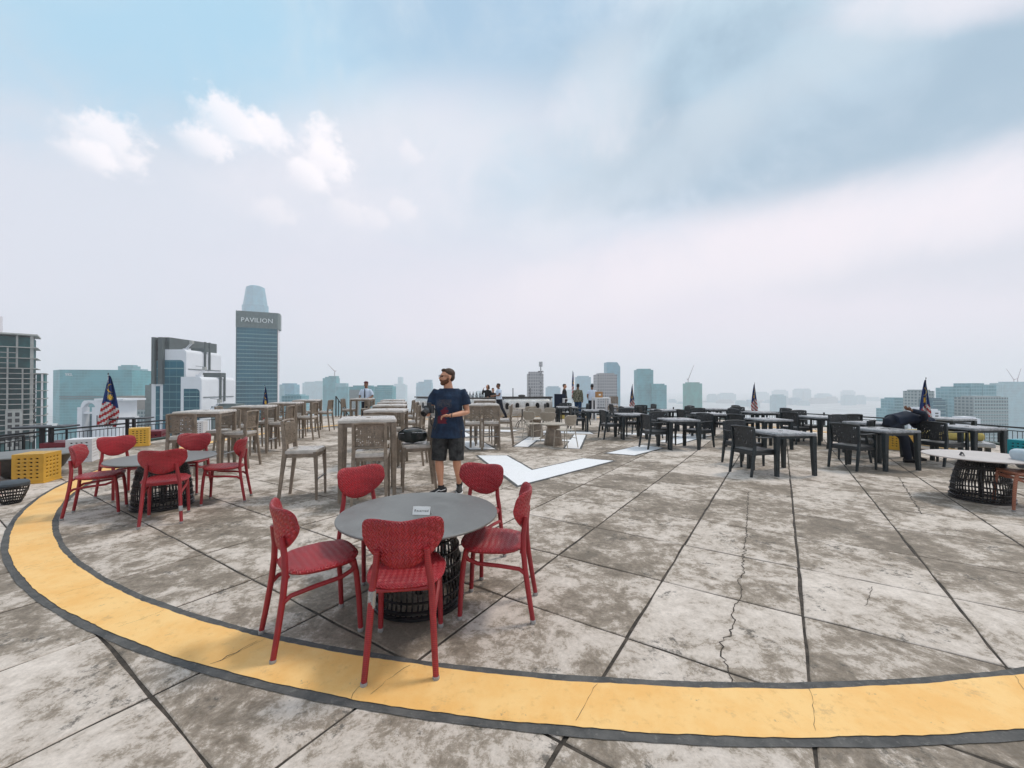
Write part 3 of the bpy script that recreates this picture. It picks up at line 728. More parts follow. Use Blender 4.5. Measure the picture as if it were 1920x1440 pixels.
def make_armchair():
    t = thing('armchair'); SH = .44
    MB().rbox((0, .01, SH - .02), (.47, .47, .04), .05).build('seat', 'charcoal', t)
    shift(lace(.43, .46, 0, .34, 16, 12, 9, .36), 0, -.215, SH + .035).build('backrest', 'charcoal', t, smooth=False)
    MB().tube([(-.245, -.232, .815), (-.12, -.262, .828), (0, -.268, .83), (.12, -.262, .828), (.245, -.232, .815)], .015, 8).build('top_rail', 'charcoal', t)
    for sx in (-1, 1):
        fr = lambda x, y, z, a, b_: [(x - a, y - b_, z), (x + a, y - b_, z), (x + a, y + b_, z), (x - a, y + b_, z)]
        MB().loft([fr(sx * .235, -.285, 0, .014, .017), fr(sx * .235, -.225, SH - .05, .02, .024), fr(sx * .232, -.21, SH + .06, .018, .02), fr(sx * .24, -.235, .815, .013, .015)]).build('leg', 'charcoal_leg', t, smooth=False)
        MB().loft([fr(sx * .245, .235, 0, .013, .014), fr(sx * .245, .225, SH - .05, .02, .022), fr(sx * .255, .21, .635, .016, .018)]).build('leg', 'charcoal_leg', t, smooth=False)
        MB().tube([(sx * .255, .235, .64), (sx * .268, .10, .655), (sx * .262, -.10, .652), (sx * .243, -.222, .66)], [.020, .022, .021, .016], 8, flat=(Vector((0, 0, 1)), .6)).build('armrest', 'charcoal', t)
        MB().box((sx * .235, 0, SH - .06), (.02, .42, .045)).build('side_rail', 'charcoal', t, smooth=False)
    MB().box((0, .222, SH - .06), (.45, .02, .045)).build('front_rail', 'charcoal', t, smooth=False)
    MB().box((0, -.222, SH - .06), (.45, .02, .045)).build('rear_rail', 'charcoal', t, smooth=False)
    return t
def make_bistro_chair():
    t = thing('bistro_chair')
    out = [(.205 * (abs(math.cos(a)) ** .75) * (1 if math.cos(a) > 0 else -1), .20 * (abs(math.sin(a)) ** .75) * (1 if math.sin(a) > 0 else -1)) for a in (2 * math.pi * i / 28 for i in range(28))]
    MB().pad(out, .032, lambda u, v, w_: (u, v, .445 + w_), 4).build('seat', 'beige', t)
    out = []
    for i in range(36):
        a = 2 * math.pi * i / 36; c, s_ = math.cos(a), math.sin(a); e = .55
        u = .205 * abs(c) ** e * (1 if c > 0 else -1); v = .13 * abs(s_) ** e * (1 if s_ > 0 else -1)
        u *= 1 + .12 * v / .13 - (.16 if v < 0 else 0) * (v / .13) ** 2
        if v > 0: v -= .018 * (1 - abs(u) / .22)
        out.append((u, v))
    bk = lambda u, v, w_: (u, -.20 - .12 * (v + .13) + .9 * u * u + w_, .685 + v)
    br = MB().pad(out, .014, bk, 3).build('backrest', 'beige_back', t)
    MB().tube([bk(u, v, 0) for u, v in out + out[:1]], .012, 8, cap=False).build('rim', 'beige', br)
    for sx in (-1, 1):
        MB().tube([(sx * .20, -.25, 0), (sx * .175, -.20, .30), (sx * .155, -.185, .45), (sx * .14, -.195, .58)], .0115, 8).build('leg', 'beige', t)
        MB().tube([(sx * .20, .20, 0), (sx * .18, .17, .43)], .0115, 8).build('leg', 'beige', t)
        MB().tube([(sx * .182, -.215, .24), (sx * .188, .185, .26)], .008, 6).build('stretcher', 'beige', t)
    return t
def make_cone_table():
    t = thing('cone_table'); MB().lathe([(.34, .53), (.355, .535), (.355, .555), (.345, .56), (.01, .56)], 40).build('tabletop', 'beige', t)
    m = MB(); m.lathe([(.245, 0), (.25, .01), (.20, .30), (.165, .47), (.25, .53)], 28); m.build('pedestal', 'taupe', t); return t
def make_spider_table():
    t = thing('bistro_table'); MB().lathe([(.30, .70), (.31, .705), (.31, .72), (.01, .72)], 32).build('tabletop', 'beige', t)
    MB().tube([(0, 0, .3), (0, 0, .70)], .022, 10).build('column', 'black_metal', t)
    for k in range(4):
        a = math.pi / 4 + k * math.pi / 2; c, s_ = math.cos(a), math.sin(a)
        MB().tube([(0, 0, .32), (c * .10, s_ * .10, .26), (c * .24, s_ * .24, .14), (c * .29, s_ * .29, .03), (c * .29, s_ * .29, 0)], .012, 8).build('leg', 'black_metal', t)
    return t
def make_crate(name, mat, s_=.38, h=.46, nx=4, nz=6):
    t = thing(name); m = MB()
    def face(o, ux, uz, w0, h0, nx, nz):
        n_ = ux.cross(uz).normalized(); mg = .045
        cw, ch = (w0 - 2 * mg) / nx, (h0 - 2 * mg) / nz
        P = lambda u, v, d=0.0: o + ux * u + uz * v - n_ * d
        for a, b, c_, d_ in ((0, 0, w0, mg), (0, h0 - mg, w0, h0), (0, mg, mg, h0 - mg), (w0 - mg, mg, w0, h0 - mg)):
            m.add([P(a, b), P(c_, b), P(c_, d_), P(a, d_)], [(0, 1, 2, 3)])
        for i in range(nx):
            for k in range(nz):
                u0, v0 = mg + cw * i, mg + ch * k; cu, cv = u0 + cw / 2, v0 + ch / 2; O = []; I = []; D = []
                for j in range(8):
                    a = math.pi / 4 * j; c_, s2 = math.cos(a), math.sin(a); q_ = max(abs(c_), abs(s2))
                    O.append(P(cu + cw / 2 * c_ / q_, cv + ch / 2 * s2 / q_)); I.append(P(cu + .020 * c_, cv + .0125 * s2, .004)); D.append(P(cu + .018 * c_, cv + .011 * s2, .016))
                m.add(O + I + D, [(j, (j + 1) % 8, 8 + (j + 1) % 8, 8 + j) for j in range(8)] + [(8 + j, 8 + (j + 1) % 8, 16 + (j + 1) % 8, 16 + j) for j in range(8)])
    X_, Y_, Z_ = Vector((1, 0, 0)), Vector((0, 1, 0)), Vector((0, 0, 1)); a = s_ / 2
    face(Vector((-a, -a, .02)), X_, Z_, s_, h - .02, nx, nz); face(Vector((a, -a, .02)), Y_, Z_, s_, h - .02, nx, nz)
    face(Vector((a, a, .02)), -X_, Z_, s_, h - .02, nx, nz); face(Vector((-a, a, .02)), -Y_, Z_, s_, h - .02, nx, nz); face(Vector((-a, -a, h)), X_, Y_, s_, s_, nx, nx)
    m.build('shell', mat, t, smooth=False)
    MB().box((0, 0, h / 2), (s_ - .045, s_ - .045, h - .06)).build('dark_infill', 'crate_inside_shade', t, smooth=False)  # dark box stands in for the shade inside the empty crate
    r = MB()
    r.box((0, 0, .012), (s_ + .02, s_ + .02, .022)); r.build('base_rim', mat, t, smooth=False)
    return t
bar_chair = Kind(make_bar_chair()); armchair = Kind(make_armchair()); bistro_chair = Kind(make_bistro_chair())
bar_table = Kind(make_square_table('bar_table', .74, 1.07, 'taupe', .068, 'taupe_skylit', .05))
dark_table = Kind(make_square_table('dining_table', .76, .72, 'charcoal_leg', .085, 'charcoal_skylit', .045))
cone_table = Kind(make_cone_table()); spider_table = Kind(make_spider_table())

# ------------------------------------------------------------------ red sets
RG = 'red wicker chairs'
basket_table.place(-.66, 2.93, 0, 20, 'round grey table on a black cane basket, nearest the camera', 'table', 'round basket tables')
for x, y, d, l in ((-.60, 2.355, 7.5, 'red wicker chair nearest the camera, its back toward us'), (-1.205, 2.545, -50, 'red wicker chair at the left of the nearest round table'),
                   (-.115, 2.825, 84, 'red wicker chair seen from the side right of the nearest round table'), (-1.16, 3.40, -131, 'red wicker chair behind the nearest round table, the left one'),
                   (-.33, 3.47, 158, 'red wicker chair behind the nearest round table, in front of the standing man')):
    o = red_chair.place(x, y, 0, d, l, 'chair', RG)
near = red_chair.root
MB().tube([(-.1545, -.2085, .365), (-.1515, -.205, .45)], .0212, 12).build('tape_wrap', 'tape', near)
basket_table.place(-4.41, 5.2, 0, 50, 'round grey table on a black cane basket at the left by the yellow ring', 'table', 'round basket tables')
for x, y, d, l in ((-3.93, 4.67, 31, 'red wicker chair in front of the left round table, its back toward us'), (-4.93, 4.92, -58, 'red wicker chair side on at the left of the left round table'),
                   (-5.32, 5.62, -114, 'red wicker chair behind the left round table, by the crates'), (-3.80, 5.44, 111, 'red wicker chair at the right side of the left round table'),
                   (-4.62, 5.88, -165, 'red wicker chair behind the left round table, below the bar table')):
    o = red_chair.place(x, y, 0, d, l, 'chair', RG)
    if d == 31: MB().tube([(.170, -.247, .135), (.166, -.239, .19)], .0205, 12).build('tape_wrap', 'tape', o)
pale_table.place(6.27, 5.5, 0, 10, 'round pale table on a black cane basket at the right edge', 'table', 'round basket tables')
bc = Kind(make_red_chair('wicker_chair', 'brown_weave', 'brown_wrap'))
bc.place(6.29, 5.03, 0, 66, 'orange-brown wicker chair cut by the right edge of the picture', 'chair')
# cushion against its back
out = [(.17 * abs(math.cos(a)) ** .6 * (1 if math.cos(a) > 0 else -1), .13 * abs(math.sin(a)) ** .6 * (1 if math.sin(a) > 0 else -1)) for a in (2 * math.pi * i / 28 for i in range(28))]
cu = MB().pad(out, .11, lambda u, v, w_: (u + .012 * math.sin(v * 30), w_ + .01 * math.sin(u * 25), v), 6).build('cushion', 'pale_cloth'); cu.location = (6.42, 5.15, .60); cu.rotation_euler = (rad(-18), 0, rad(70))
tag(cu, 'pale blue cushion lying at the right edge against the brown chair', 'cushion')

# table cards
def card(loc, rz, w0, h0, label, lines, dark_side=None):
    t = thing('table_sign', loc, rz, label, 'sign'); a = rad(24); d = h0 * math.sin(a)
    for s_ in (-1, 1):
        m = MB(); T = .0012
        P = [Vector((-w0 / 2, s_ * d, 0)), Vector((w0 / 2, s_ * d, 0)), Vector((w0 / 2, s_ * .0014, h0 * math.cos(a))), Vector((-w0 / 2, s_ * .0014, h0 * math.cos(a)))]
        m.add(P + [p - Vector((0, s_ * T, 0)) for p in P], [(0, 1, 2, 3), (7, 6, 5, 4), (0, 4, 5, 1), (1, 5, 6, 2), (2, 6, 7, 3), (3, 7, 4, 0)])
        p = m.build('card_face', dark_side if (dark_side and s_ > 0) else 'paper', t, smooth=False)
        if s_ < 0 and lines:
            M = Matrix.Translation((0, -d * .5 - .0012, h0 * math.cos(a) * .5)) @ Matrix.Rotation(rad(90) - a, 4, 'X')
            text_mesh('lettering', lines, h0 * .42, 'ink', p, M, .0004, 1.15)
    return t
card((-.63, 2.88, .614), rad(-4), .122, .056, 'white Reserved card standing on the nearest round table', 'Reserved')
card((6.02, 5.50, .588), rad(55), .09, .05, 'small folded card with a dark side on the pale right table', 'menu'[0:0], 'ink')

# ------------------------------------------------------------------ taupe bar tables and chairs
BT, BCG = 'taupe bar tables', 'taupe bar chairs'
ORD = ['nearest', 'second', 'third', 'fourth', 'fifth', 'sixth']
def rot2(x, y, deg): c, s_ = math.cos(rad(deg)), math.sin(rad(deg)); return (x * c - y * s_, x * s_ + y * c)
def set_of(k_table, k_chair, c, deg, tlabel, cat_group, chairs, off, clabel, cgroup):
    k_table.place(c[0], c[1], 0, deg, tlabel, 'table', cat_group)
    for side, jit, extra in chairs:
        base = {'front': (0, -off, 0), 'back': (0, off, 180), 'left': (-off, 0, -90), 'right': (off, 0, 90)}[side]
        dx, dy = rot2(base[0] + extra[0], base[1] + extra[1], deg)
        word = {'front': 'on the near side of', 'back': 'on the far side of', 'left': 'at the left of', 'right': 'at the right of'}[side]
        k_chair.place(c[0] + dx, c[1] + dy, 0, deg + base[2] + jit, clabel % word, 'chair', cgroup)
# centre row
rows = [(-2.02, 5.78, 18), (-2.42, 7.95, 8), (-3.0, 10.15, 8), (-3.52, 12.1, 6), (-4.08, 14.1, 8)]
for k, (x, y, d) in enumerate(rows):
    L = '%s taupe bar table in the middle row, counted from the camera' % ORD[k]
    C = 'taupe bar chair %%s the %s bar table of the middle row' % ORD[k]
    ch = [('back', 4, (0, -.05)), ('right', -6, (-.05, 0)), ('front', 3, (.05, .02))]
    if k == 0: ch = [('back', -8, (.06, -.05))]
    set_of(bar_table, bar_chair, (x, y), d, L, BT, ch, .52, C, BCG)
bar_chair.place(-1.83, 5.36, 0, 12, 'taupe bar chair with its back to us at the nearest bar table', 'chair', BCG)
bar_chair.place(-2.83, 5.63, 0, -81, 'lone taupe bar chair facing right, left of the nearest bar table', 'chair', BCG)
bar_chair.place(-1.42, 6.12, 0, 108, 'taupe bar chair carrying a black bag, beside the standing man', 'chair', BCG)
set_of(bar_table, bar_chair, (-5.75, 15.8), 2, 'taupe bar table in front of the man in the peaked cap', BT, [('left', 0, (0, 0)), ('back', 0, (.05, 0))], .52, 'taupe bar chair %s the table before the uniformed man', BCG)
# left row
for k, (x, y, d) in enumerate([(-5.62, 7.55, 14), (-6.0, 9.6, 14), (-6.42, 11.7, 12), (-7.0, 14.05, 12)]):
    L = '%s taupe bar table in the left row, counted from the camera' % ORD[k]
    C = 'taupe bar chair %%s the %s bar table of the left row' % ORD[k]
    ch = [('front', 6, (-.10, .06)), ('right', -10, (0, .1)), ('back', -6, (.08, 0))] + ([('left', 4, (0, 0))] if k in (1,) else [])
    set_of(bar_table, bar_chair, (x, y), d, L, BT, ch, .52, C, BCG)
# right of the standing man
set_of(bar_table, bar_chair, (-.72, 10.55), 6, 'taupe bar table just right of the standing man', BT, [('right', -8, (-.02, .05)), ('back', 6, (0, 0)), ('left', 0, (.1, .1))], .52, 'taupe bar chair %s the bar table right of the man', BCG)
bar_chair.place(-.96, 9.92, 0, 8, 'taupe bar chair standing on a white floor dash right of the man', 'chair', BCG)
bar_chair.place(-.50, 10.02, 0, 2, 'taupe bar chair of the pair right of the man, at the table corner', 'chair', BCG)
bar_table.place(-.95, 14.3, 0, 4, 'taupe bar table farther back, in front of the bar counter', 'table', BT)
# the bag on the chair
out = [(.21 * abs(math.cos(a)) ** .55 * (1 if math.cos(a) > 0 else -1), .115 * abs(math.sin(a)) ** .6 * (1 if math.sin(a) > 0 else -1)) for a in (2 * math.pi * i / 32 for i in range(32))]
bg_ = thing('shoulder_bag', (-1.47, 6.08, .672), rad(20), 'black leather bag lying on a taupe bar chair', 'bag')
MB().pad(out, .25, lambda u, v, w_: (u, w_ + .016 * math.sin(u * 22), .112 + v * (.94 - .2 * abs(u) / .2) + .006 * math.sin(u * 31 + w_ * 20)), 7).build('body', 'leather', bg_)
MB().tube([(-.20, -.03, .17), (-.1, -.06, .232), (.05, -.05, .238), (.19, -.02, .19)], .007, 6).build('strap', 'leather', bg_)
MB().tube([(-.19, -.105, .16), (0, -.128, .168), (.19, -.105, .16)], .005, 6).build('zip', 'steel', bg_)

# ------------------------------------------------------------------ dark tables and armchairs
DT, DC = 'charcoal dining tables', 'charcoal armchairs'
left_row = [(4.75, 7.28, 6, [('left', 8, (.06, -.08)), ('back', 6, (-.18, .12))]), (4.1, 10.15, 4, [('left', 4, (.02, 0)), ('right', 22, (-.02, .16)), ('back', 0, (-.1, .05))]),
            (3.5, 12.1, 4, [('left', 4, (0, 0)), ('right', 0, (0, .1)), ('back', 10, (.2, 0))]), (2.85, 14.1, 2, [('left', 0, (0, 0)), ('right', 0, (.05, 0))]), (2.2, 16.5, 2, [('left', 5, (0, 0)), ('back', 0, (.1, 0)), ('right', 0, (0, 0))])]
mid_row = [(6.95, 7.72, 8, [('left', 12, (-.02, .0))]), (6.35, 10.2, 6, [('left', 8, (0, .05)), ('right', -60, (.0, -1.75))]), (5.9, 12.3, 4, [('left', 0, (0, .05)), ('right', 5, (0, .1)), ('back', 0, (.1, 0))]), (5.3, 14.3, 3, [('left', 0, (0, 0)), ('right', 0, (0, 0))]), (4.75, 16.2, 3, [('left', 0, (0, 0)), ('right', 0, (0, 0)), ('front', 5, (0, 0))])]
right_row = [(8.02, 9.15, 6, [('back', 4, (0, 0))]), (8.25, 11.0, 6, [('left', 10, (0, .1)), ('back', 0, (.1, 0)), ('front', -6, (.1, 0))]), (7.85, 13.0, 4, [('left', 0, (-.05, 0)), ('back', 0, (-.2, 0)), ('right', 0, (0, 0))]), (7.35, 15.0, 4, [('left', 0, (0, 0)), ('right', 0, (0, 0))])]
for rn_, rw in (('left', left_row), ('middle', mid_row), ('right', right_row)):
    for k, (x, y, d, ch) in enumerate(rw):
        set_of(dark_table, armchair, (x, y), d, '%s charcoal dining table in the %s dark row, counted from the camera' % (ORD[k], rn_), DT, ch, .62, 'charcoal armchair %%s the %s table of the %s dark row' % (ORD[k], rn_), DC)
set_of(dark_table, armchair, (9.02, 8.15), 8, 'charcoal dining table behind the pale round table at the right', DT, [('left', 0, (-.04, -.05))], .62, 'charcoal armchair %s the dining table behind the pale round table', DC)
dark_table.place(11.0, 10.4, 0, 10, 'charcoal dining table near the teal crate by the right railing', 'table', DT)

# ------------------------------------------------------------------ beige bistro set on the letter H
BG = 'beige bistro chairs'
for x, y, d, l in ((1.32, 10.22, 42, 'nearest beige bistro chair on the white letter H'), (1.02, 11.6, -8, 'beige bistro chair behind the nearest cone table'), (.60, 11.95, -40, 'beige bistro chair left of the cone tables'),
                   (.72, 13.35, 170, 'beige bistro chair behind the farther cone table'), (.12, 15.3, -70, 'leftmost beige bistro chair, by the bar counter'), (.62, 15.0, 20, 'beige bistro chair at the spider-legged table'), (1.15, 13.6, 140, 'beige bistro chair far right of the farther cone table')):
    bistro_chair.place(x, y, 0, d, l, 'chair', BG)
cone_table.place(1.08, 10.72, 0, 0, 'nearest beige table on a brown cone pedestal', 'table', 'cone tables'); cone_table.place(.72, 12.55, 0, 0, 'farther beige table on a brown cone pedestal', 'table', 'cone tables')
spider_table.place(.38, 15.3, 0, 10, 'small bistro table with four splayed black legs', 'table')

# ------------------------------------------------------------------ crates, low tables and seats at the rim
crates = {}
def crate(mat, x, y, z, deg, label, s_=None):
    if mat not in crates: crates[mat] = Kind(make_crate('lattice_crate', mat))
    return crates[mat].place(x, y, z, deg, label, 'crate', 'lattice crate stools', s_)
crate('yellow_plastic', -7.56, 6.55, 0, 18, 'yellow lattice crate stool at the far left, nearest the camera')
crate('white_plastic', -8.72, 8.35, 0, 30, 'white lattice crate stool beyond the yellow ring on the left')
crate('yellow_plastic', -9.55, 10.55, 0, 36, 'yellow lattice crate stool behind the left round table set')
crate('yellow_plastic', -8.75, 13.6, 0, 30, 'yellow lattice crate stool half hidden behind the left bar tables')
crate('white_plastic', -9.7, 12.7, 0, 20, 'white lattice crate stool seen under the nearest left bar table')
crate('maroon_plastic', -10.9, 10.05, TZ, 25, 'maroon lattice crate on the lower terrace, the left of two', 1.7)
crate('maroon_plastic', -11.0, 12.5, TZ, 30, 'maroon lattice crate on the lower terrace behind the yellow crate', 1.7)
crate('teal_plastic', -9.9, 7.6, TZ, 15, 'teal lattice crate at the left edge behind the railing', 1.8)
crate('teal_plastic', 10.15, 8.1, 0, 12, 'teal lattice crate stool at the right edge of the picture')
crate('teal_plastic', 10.6, 12.0, 0, 20, 'teal lattice crate stool far back behind the bending person')
crate('yellow_plastic', 9.35, 9.85, 0, 25, 'yellow lattice crate stool among the dark chairs at the right')
crate('red_plastic', -7.30, 5.52, 0, 8, 'red lattice crate stool cut by the left edge of the picture')
# white slatted box on the terrace
t = thing('slatted_box', (-10.3, 10.35, TZ), rad(30), 'white slatted box behind the railing at the left', 'box')
MB().box((0, 0, .38), (.80, .5, .74)).build('core', 'crate_inside_shade', t, smooth=False)
for i in range(13):
    for sy in (-1, 1): MB().box((-.384 + .064 * i, sy * .262, .40), (.036, .022, .8)).build('slat', 'white_plastic', t, smooth=False)
MB().box((0, 0, .815), (.86, .58, .03)).build('lid', 'white_plastic', t, smooth=False)
# low bowl table and stool at the left edge
t = thing('low_table', (-8.15, 6.95, 0), 0, 'low grey round table on a dark bowl base behind the yellow crate', 'table')
MB().lathe([(.60, .365), (.615, .37), (.615, .385), (.60, .392), (.01, .392)], 56).build('tabletop', 'grey_tabletop', t)
MB().lathe([(.20, 0), (.27, .01), (.40, .14), (.50, .34), (.50, .365)], 36).build('bowl', 'counter_dark', t)
t = thing('basket_stool', (-6.47, 5.32, 0), 0, 'low black basket stool with a blue-grey cushion at the left edge', 'stool')
m = MB()
for j in range(30):
    a = 2 * math.pi * j / 30; m.tube([(r * math.cos(a), r * math.sin(a), z) for r, z in ((.15, .01), (.19, .06), (.25, .15), (.28, .22))], .008, 5)
t.scale = (.55, .55, 1)
tag(m.build('cane_ribs', 'black_cane', t), kind='stuff')
for r, z in ((.15, .012), (.21, .08), (.26, .16), (.285, .225)): MB().tube([(r * math.cos(2 * math.pi * i / 32), r * math.sin(2 * math.pi * i / 32), z) for i in range(33)], .011, 6, cap=False).build('hoop', 'black_cane', t)
MB().lathe([(.25, .225), (.285, .24), (.29, .265), (.26, .285), (.01, .29)], 32).build('cushion_pad', 'grey_cushion', t)
# lounge bench with bolsters, right rim
t = thing('lounge_bench', (10.1, 9.75, 0), rad(-32), 'low dark bench with yellow bolsters near the right edge', 'bench')
MB().rbox((0, 0, .20), (1.7, .62, .10), .05).build('seat', 'charcoal_skylit', t)
for sx in (-1, 1):
    for sy in (-1, 1): MB().box((sx * .74, sy * .22, .075), (.08, .08, .15)).build('leg', 'charcoal_leg', t, smooth=False)
for sx in (-1, 1): MB().tube([(sx * .42 - .36, .12, .36), (sx * .42 - .33, .12, .36), (sx * .42, .12, .36), (sx * .42 + .33, .12, .36), (sx * .42 + .36, .12, .36)], [.07, .105, .112, .105, .07], 16).build('bolster', 'yellow_cushion', t)
# black high tables on the terrace, each with a card
for x, y, l in ((-11.15, 9.85, 'black high table by the left railing, the nearer one'), (-11.6, 12.5, 'black high table by the left railing, below the flag')):
    t = thing('high_table', (x, y, TZ), rad(20), l, 'table', 'black high tables')
    MB().rbox((0, 0, 1.155), (.95, .62, .04), .03).build('tabletop', 'black_metal', t)
    for sx in (-.08, .08): MB().box((sx, 0, .56), (.06, .10, 1.12)).build('leg', 'black_metal', t, smooth=False)
    MB().rbox((0, 0, .015), (.5, .45, .03), .03).build('base_plate', 'black_metal', t)
    card((x + .18, y + .02, TZ + 1.176), rad(15), .10, .06, 'white folded card on the ' + ('nearer' if y < 11 else 'farther') + ' black high table', '')

# ------------------------------------------------------------------ railings
def railing(name, c, r, a0, a1, z0, z1, label, step=.11, post=1.5):
    t = thing(name, (c[0], c[1], z0), 0, label, 'railing', 'black steel railings'); h = z1 - z0
    n = max(4, int(r * (a1 - a0) / .35)); P = lambda a, z, rr=r: (rr * math.cos(a), rr * math.sin(a), z)
    for z, q_ in ((h, .024), (h - .10, .012), (.12, .016)): MB().tube([P(a0 + (a1 - a0) * i / n, z) for i in range(n + 1)], q_, 6).build('rail', 'black_metal', t)
    b = MB(); k = int(r * (a1 - a0) / step)
    for i in range(k + 1):
        a = a0 + (a1 - a0) * i / k; b.tube([P(a, .12), P(a, h - .10)], .0085, 4, cap=False)
    tag(b.build('balusters', 'black_metal', t, smooth=False), kind='stuff')
    k = max(1, int(r * (a1 - a0) / post))
    for i in range(k + 1):
        a = a0 + (a1 - a0) * i / k; MB().tube([P(a, 0), P(a, h)], .026, 6).build('post', 'black_metal', t)
    return t
railing('railing', PC, 13.0, rad(-60), rad(52), TZ, .36, 'black steel railing running round the right side of the roof')
railing('railing', PC, 13.0, rad(52), rad(97), TZ, .30, 'black steel railing behind the far tables and the bar')
railing('railing', PC, 13.0, rad(146), rad(197), TZ, .40, 'black steel railing behind the crates and flag on the left')
railing('railing', PC, 11.75, rad(194), rad(212), TZ, .50, 'curved black railing at the left edge, nearest the camera', .10, 1.2)
# stair handrail
t = thing('stair_handrail', (-9.0, 21.0, -.01), rad(-8), 'black sloping stair handrail left of the uniformed man', 'handrail')
MB().tube([(0, 0, 0), (0, 0, 1.05)], .03, 6).build('post', 'black_metal', t)
MB().tube([(.0, 0, 1.05), (.75, -.05, .05)], .03, 6).build('rail', 'black_metal', t)
for k in range(1, 5): MB().tube([(.15 * k, -.01 * k, 0), (.15 * k, -.01 * k, 1.05 - .2 * k)], .022, 5).build('baluster', 'black_metal', t)
tag(MB().lathe([(.05, 0), (.05, .01), (.032, .014), (.032, .80), (.01, .81)], 10, (0, 0, 0)).build('bollard', 'black_metal', loc=(-9.6, 20.7, -.012)), 'black post standing left of the stair handrail', 'post')
tag(MB().lathe([(.05, 0), (.05, .01), (.03, .014), (.03, .80), (.01, .81)], 10, (0, 0, 0)).build('bollard', 'black_metal', loc=(7.7, 19.6, .05 - .3)), 'black post by the railing between the dark tables', 'post')
tag(MB().lathe([(.05, 0), (.05, .01), (.03, .014), (.03, .80), (.01, .81)], 10, (0, 0, 0)).build('bollard', 'black_metal', loc=(12.3, 16.2, -.3)), 'black post by the railing at the right', 'post')

# ------------------------------------------------------------------ flags
def make_flag():
    t = thing('flag'); MB().tube([(0, 0, 0), (0, 0, 2.2)], .014, 8).build('pole', 'steel', t)
    MB().lathe([(.02, 0), (.026, .02), (.001, .06)], 8, (0, 0, 2.2)).build('finial', 'black_metal', t)
    NS, NT = 22, 30
    def P(s_, k):
        k_ = k; wd = .04 + .62 * k_ ** .85 * (1 if k_ < .72 else 1 - .9 * (k_ - .72))
        x = .012 + wd * s_ - .30 * k_; z = 2.17 - 1.42 * k_ - .10 * s_ * k_
        y = .05 * math.sin(s_ * 9 + 2.2 * k_) * (.25 + k_) + .03 * math.sin(s_ * 17 + 5 * k_)
        return Vector((x, y - .012, z))
    bl, st = MB(), MB()
    for i in range(NS):
        for j in range(NT):
            s0, s1, k0, k1 = i / NS, (i + 1) / NS, j / NT, (j + 1) / NT
            q4 = [P(s0, k0), P(s1, k0), P(s1, k1), P(s0, k1)]
            if (k0 + .06 * math.sin(s0 * 5)) < .56: bl.add(q4, [(0, 1, 2, 3)])
            else: st.add(q4, [(0, 1, 2, 3)], int(k0 * 15 + s0 * 4.5) % 2)
    cl = bl.build('canton', 'flag_blue', t); st.build('stripes', ['flag_red', 'flag_white'], t)
    # emblem: crescent and many-pointed star lying on both faces of the canton
    for sg in (-1, 1):
        m = MB(); n = 28; vs = []
        for i in range(n):
            a = 2 * math.pi * i / n; r = .30 if i % 2 == 0 else .14
            vs.append(P(.5 + r * math.cos(a) * .95, .43 + .26 * r * math.sin(a)) + Vector((0, sg * .006, 0)))
        vs.append(P(.5, .43) + Vector((0, sg * .006, 0))); m.add(vs, [(i, (i + 1) % n, n) for i in range(n)]); m.build('star', 'flag_yellow', cl, smooth=False)
        m = MB(); n = 14; A = []; B = []
        for i in range(n + 1):
            a = rad(60 + 240 * i / n); A.append(P(.55 + .42 * math.cos(a), .25 + .085 * math.sin(a)) + Vector((0, sg * .006, 0))); th_ = math.sin(math.pi * i / n) * .17
            B.append(P(.55 + (.42 - th_) * math.cos(a), .25 + (.085 - .03 * math.sin(math.pi * i / n)) * math.sin(a)) + Vector((0, sg * .006, 0)))
        m.add(A + B, [(i, i + 1, n + 2 + i, n + 1 + i) for i in range(n)]); m.build('crescent', 'flag_yellow', cl, smooth=False)
    return t
flag = Kind(make_flag())
for x, y, z, d, s_, l in ((-11.85, 12.05, -.33, 45, 1.0, 'striped flag with star and crescent hanging at the far left'), (-9.6, 15.95, -.55, 31, .95, 'striped flag hanging in front of the dark glass tower'),
                          (3.30, 22.3, .26, 60, .95, 'dark furled flag above the person in camouflage'), (6.4, 21.8, -.53, 164, .98, 'striped flag between the white table and the twin tower'),
                          (12.35, 20.9, -.55, 150, 1.02, 'striped flag hanging right of centre over the far railing'), (12.4, 12.3, -.36, 135, .96, 'striped flag hanging right behind the bending person')):
    fo = flag.place(x, y, z, d, l, 'flag', 'flags along the railing', s_)
    fo.scale = (s_ * (.55 if x > -11 else .8), s_ * .7, s_)

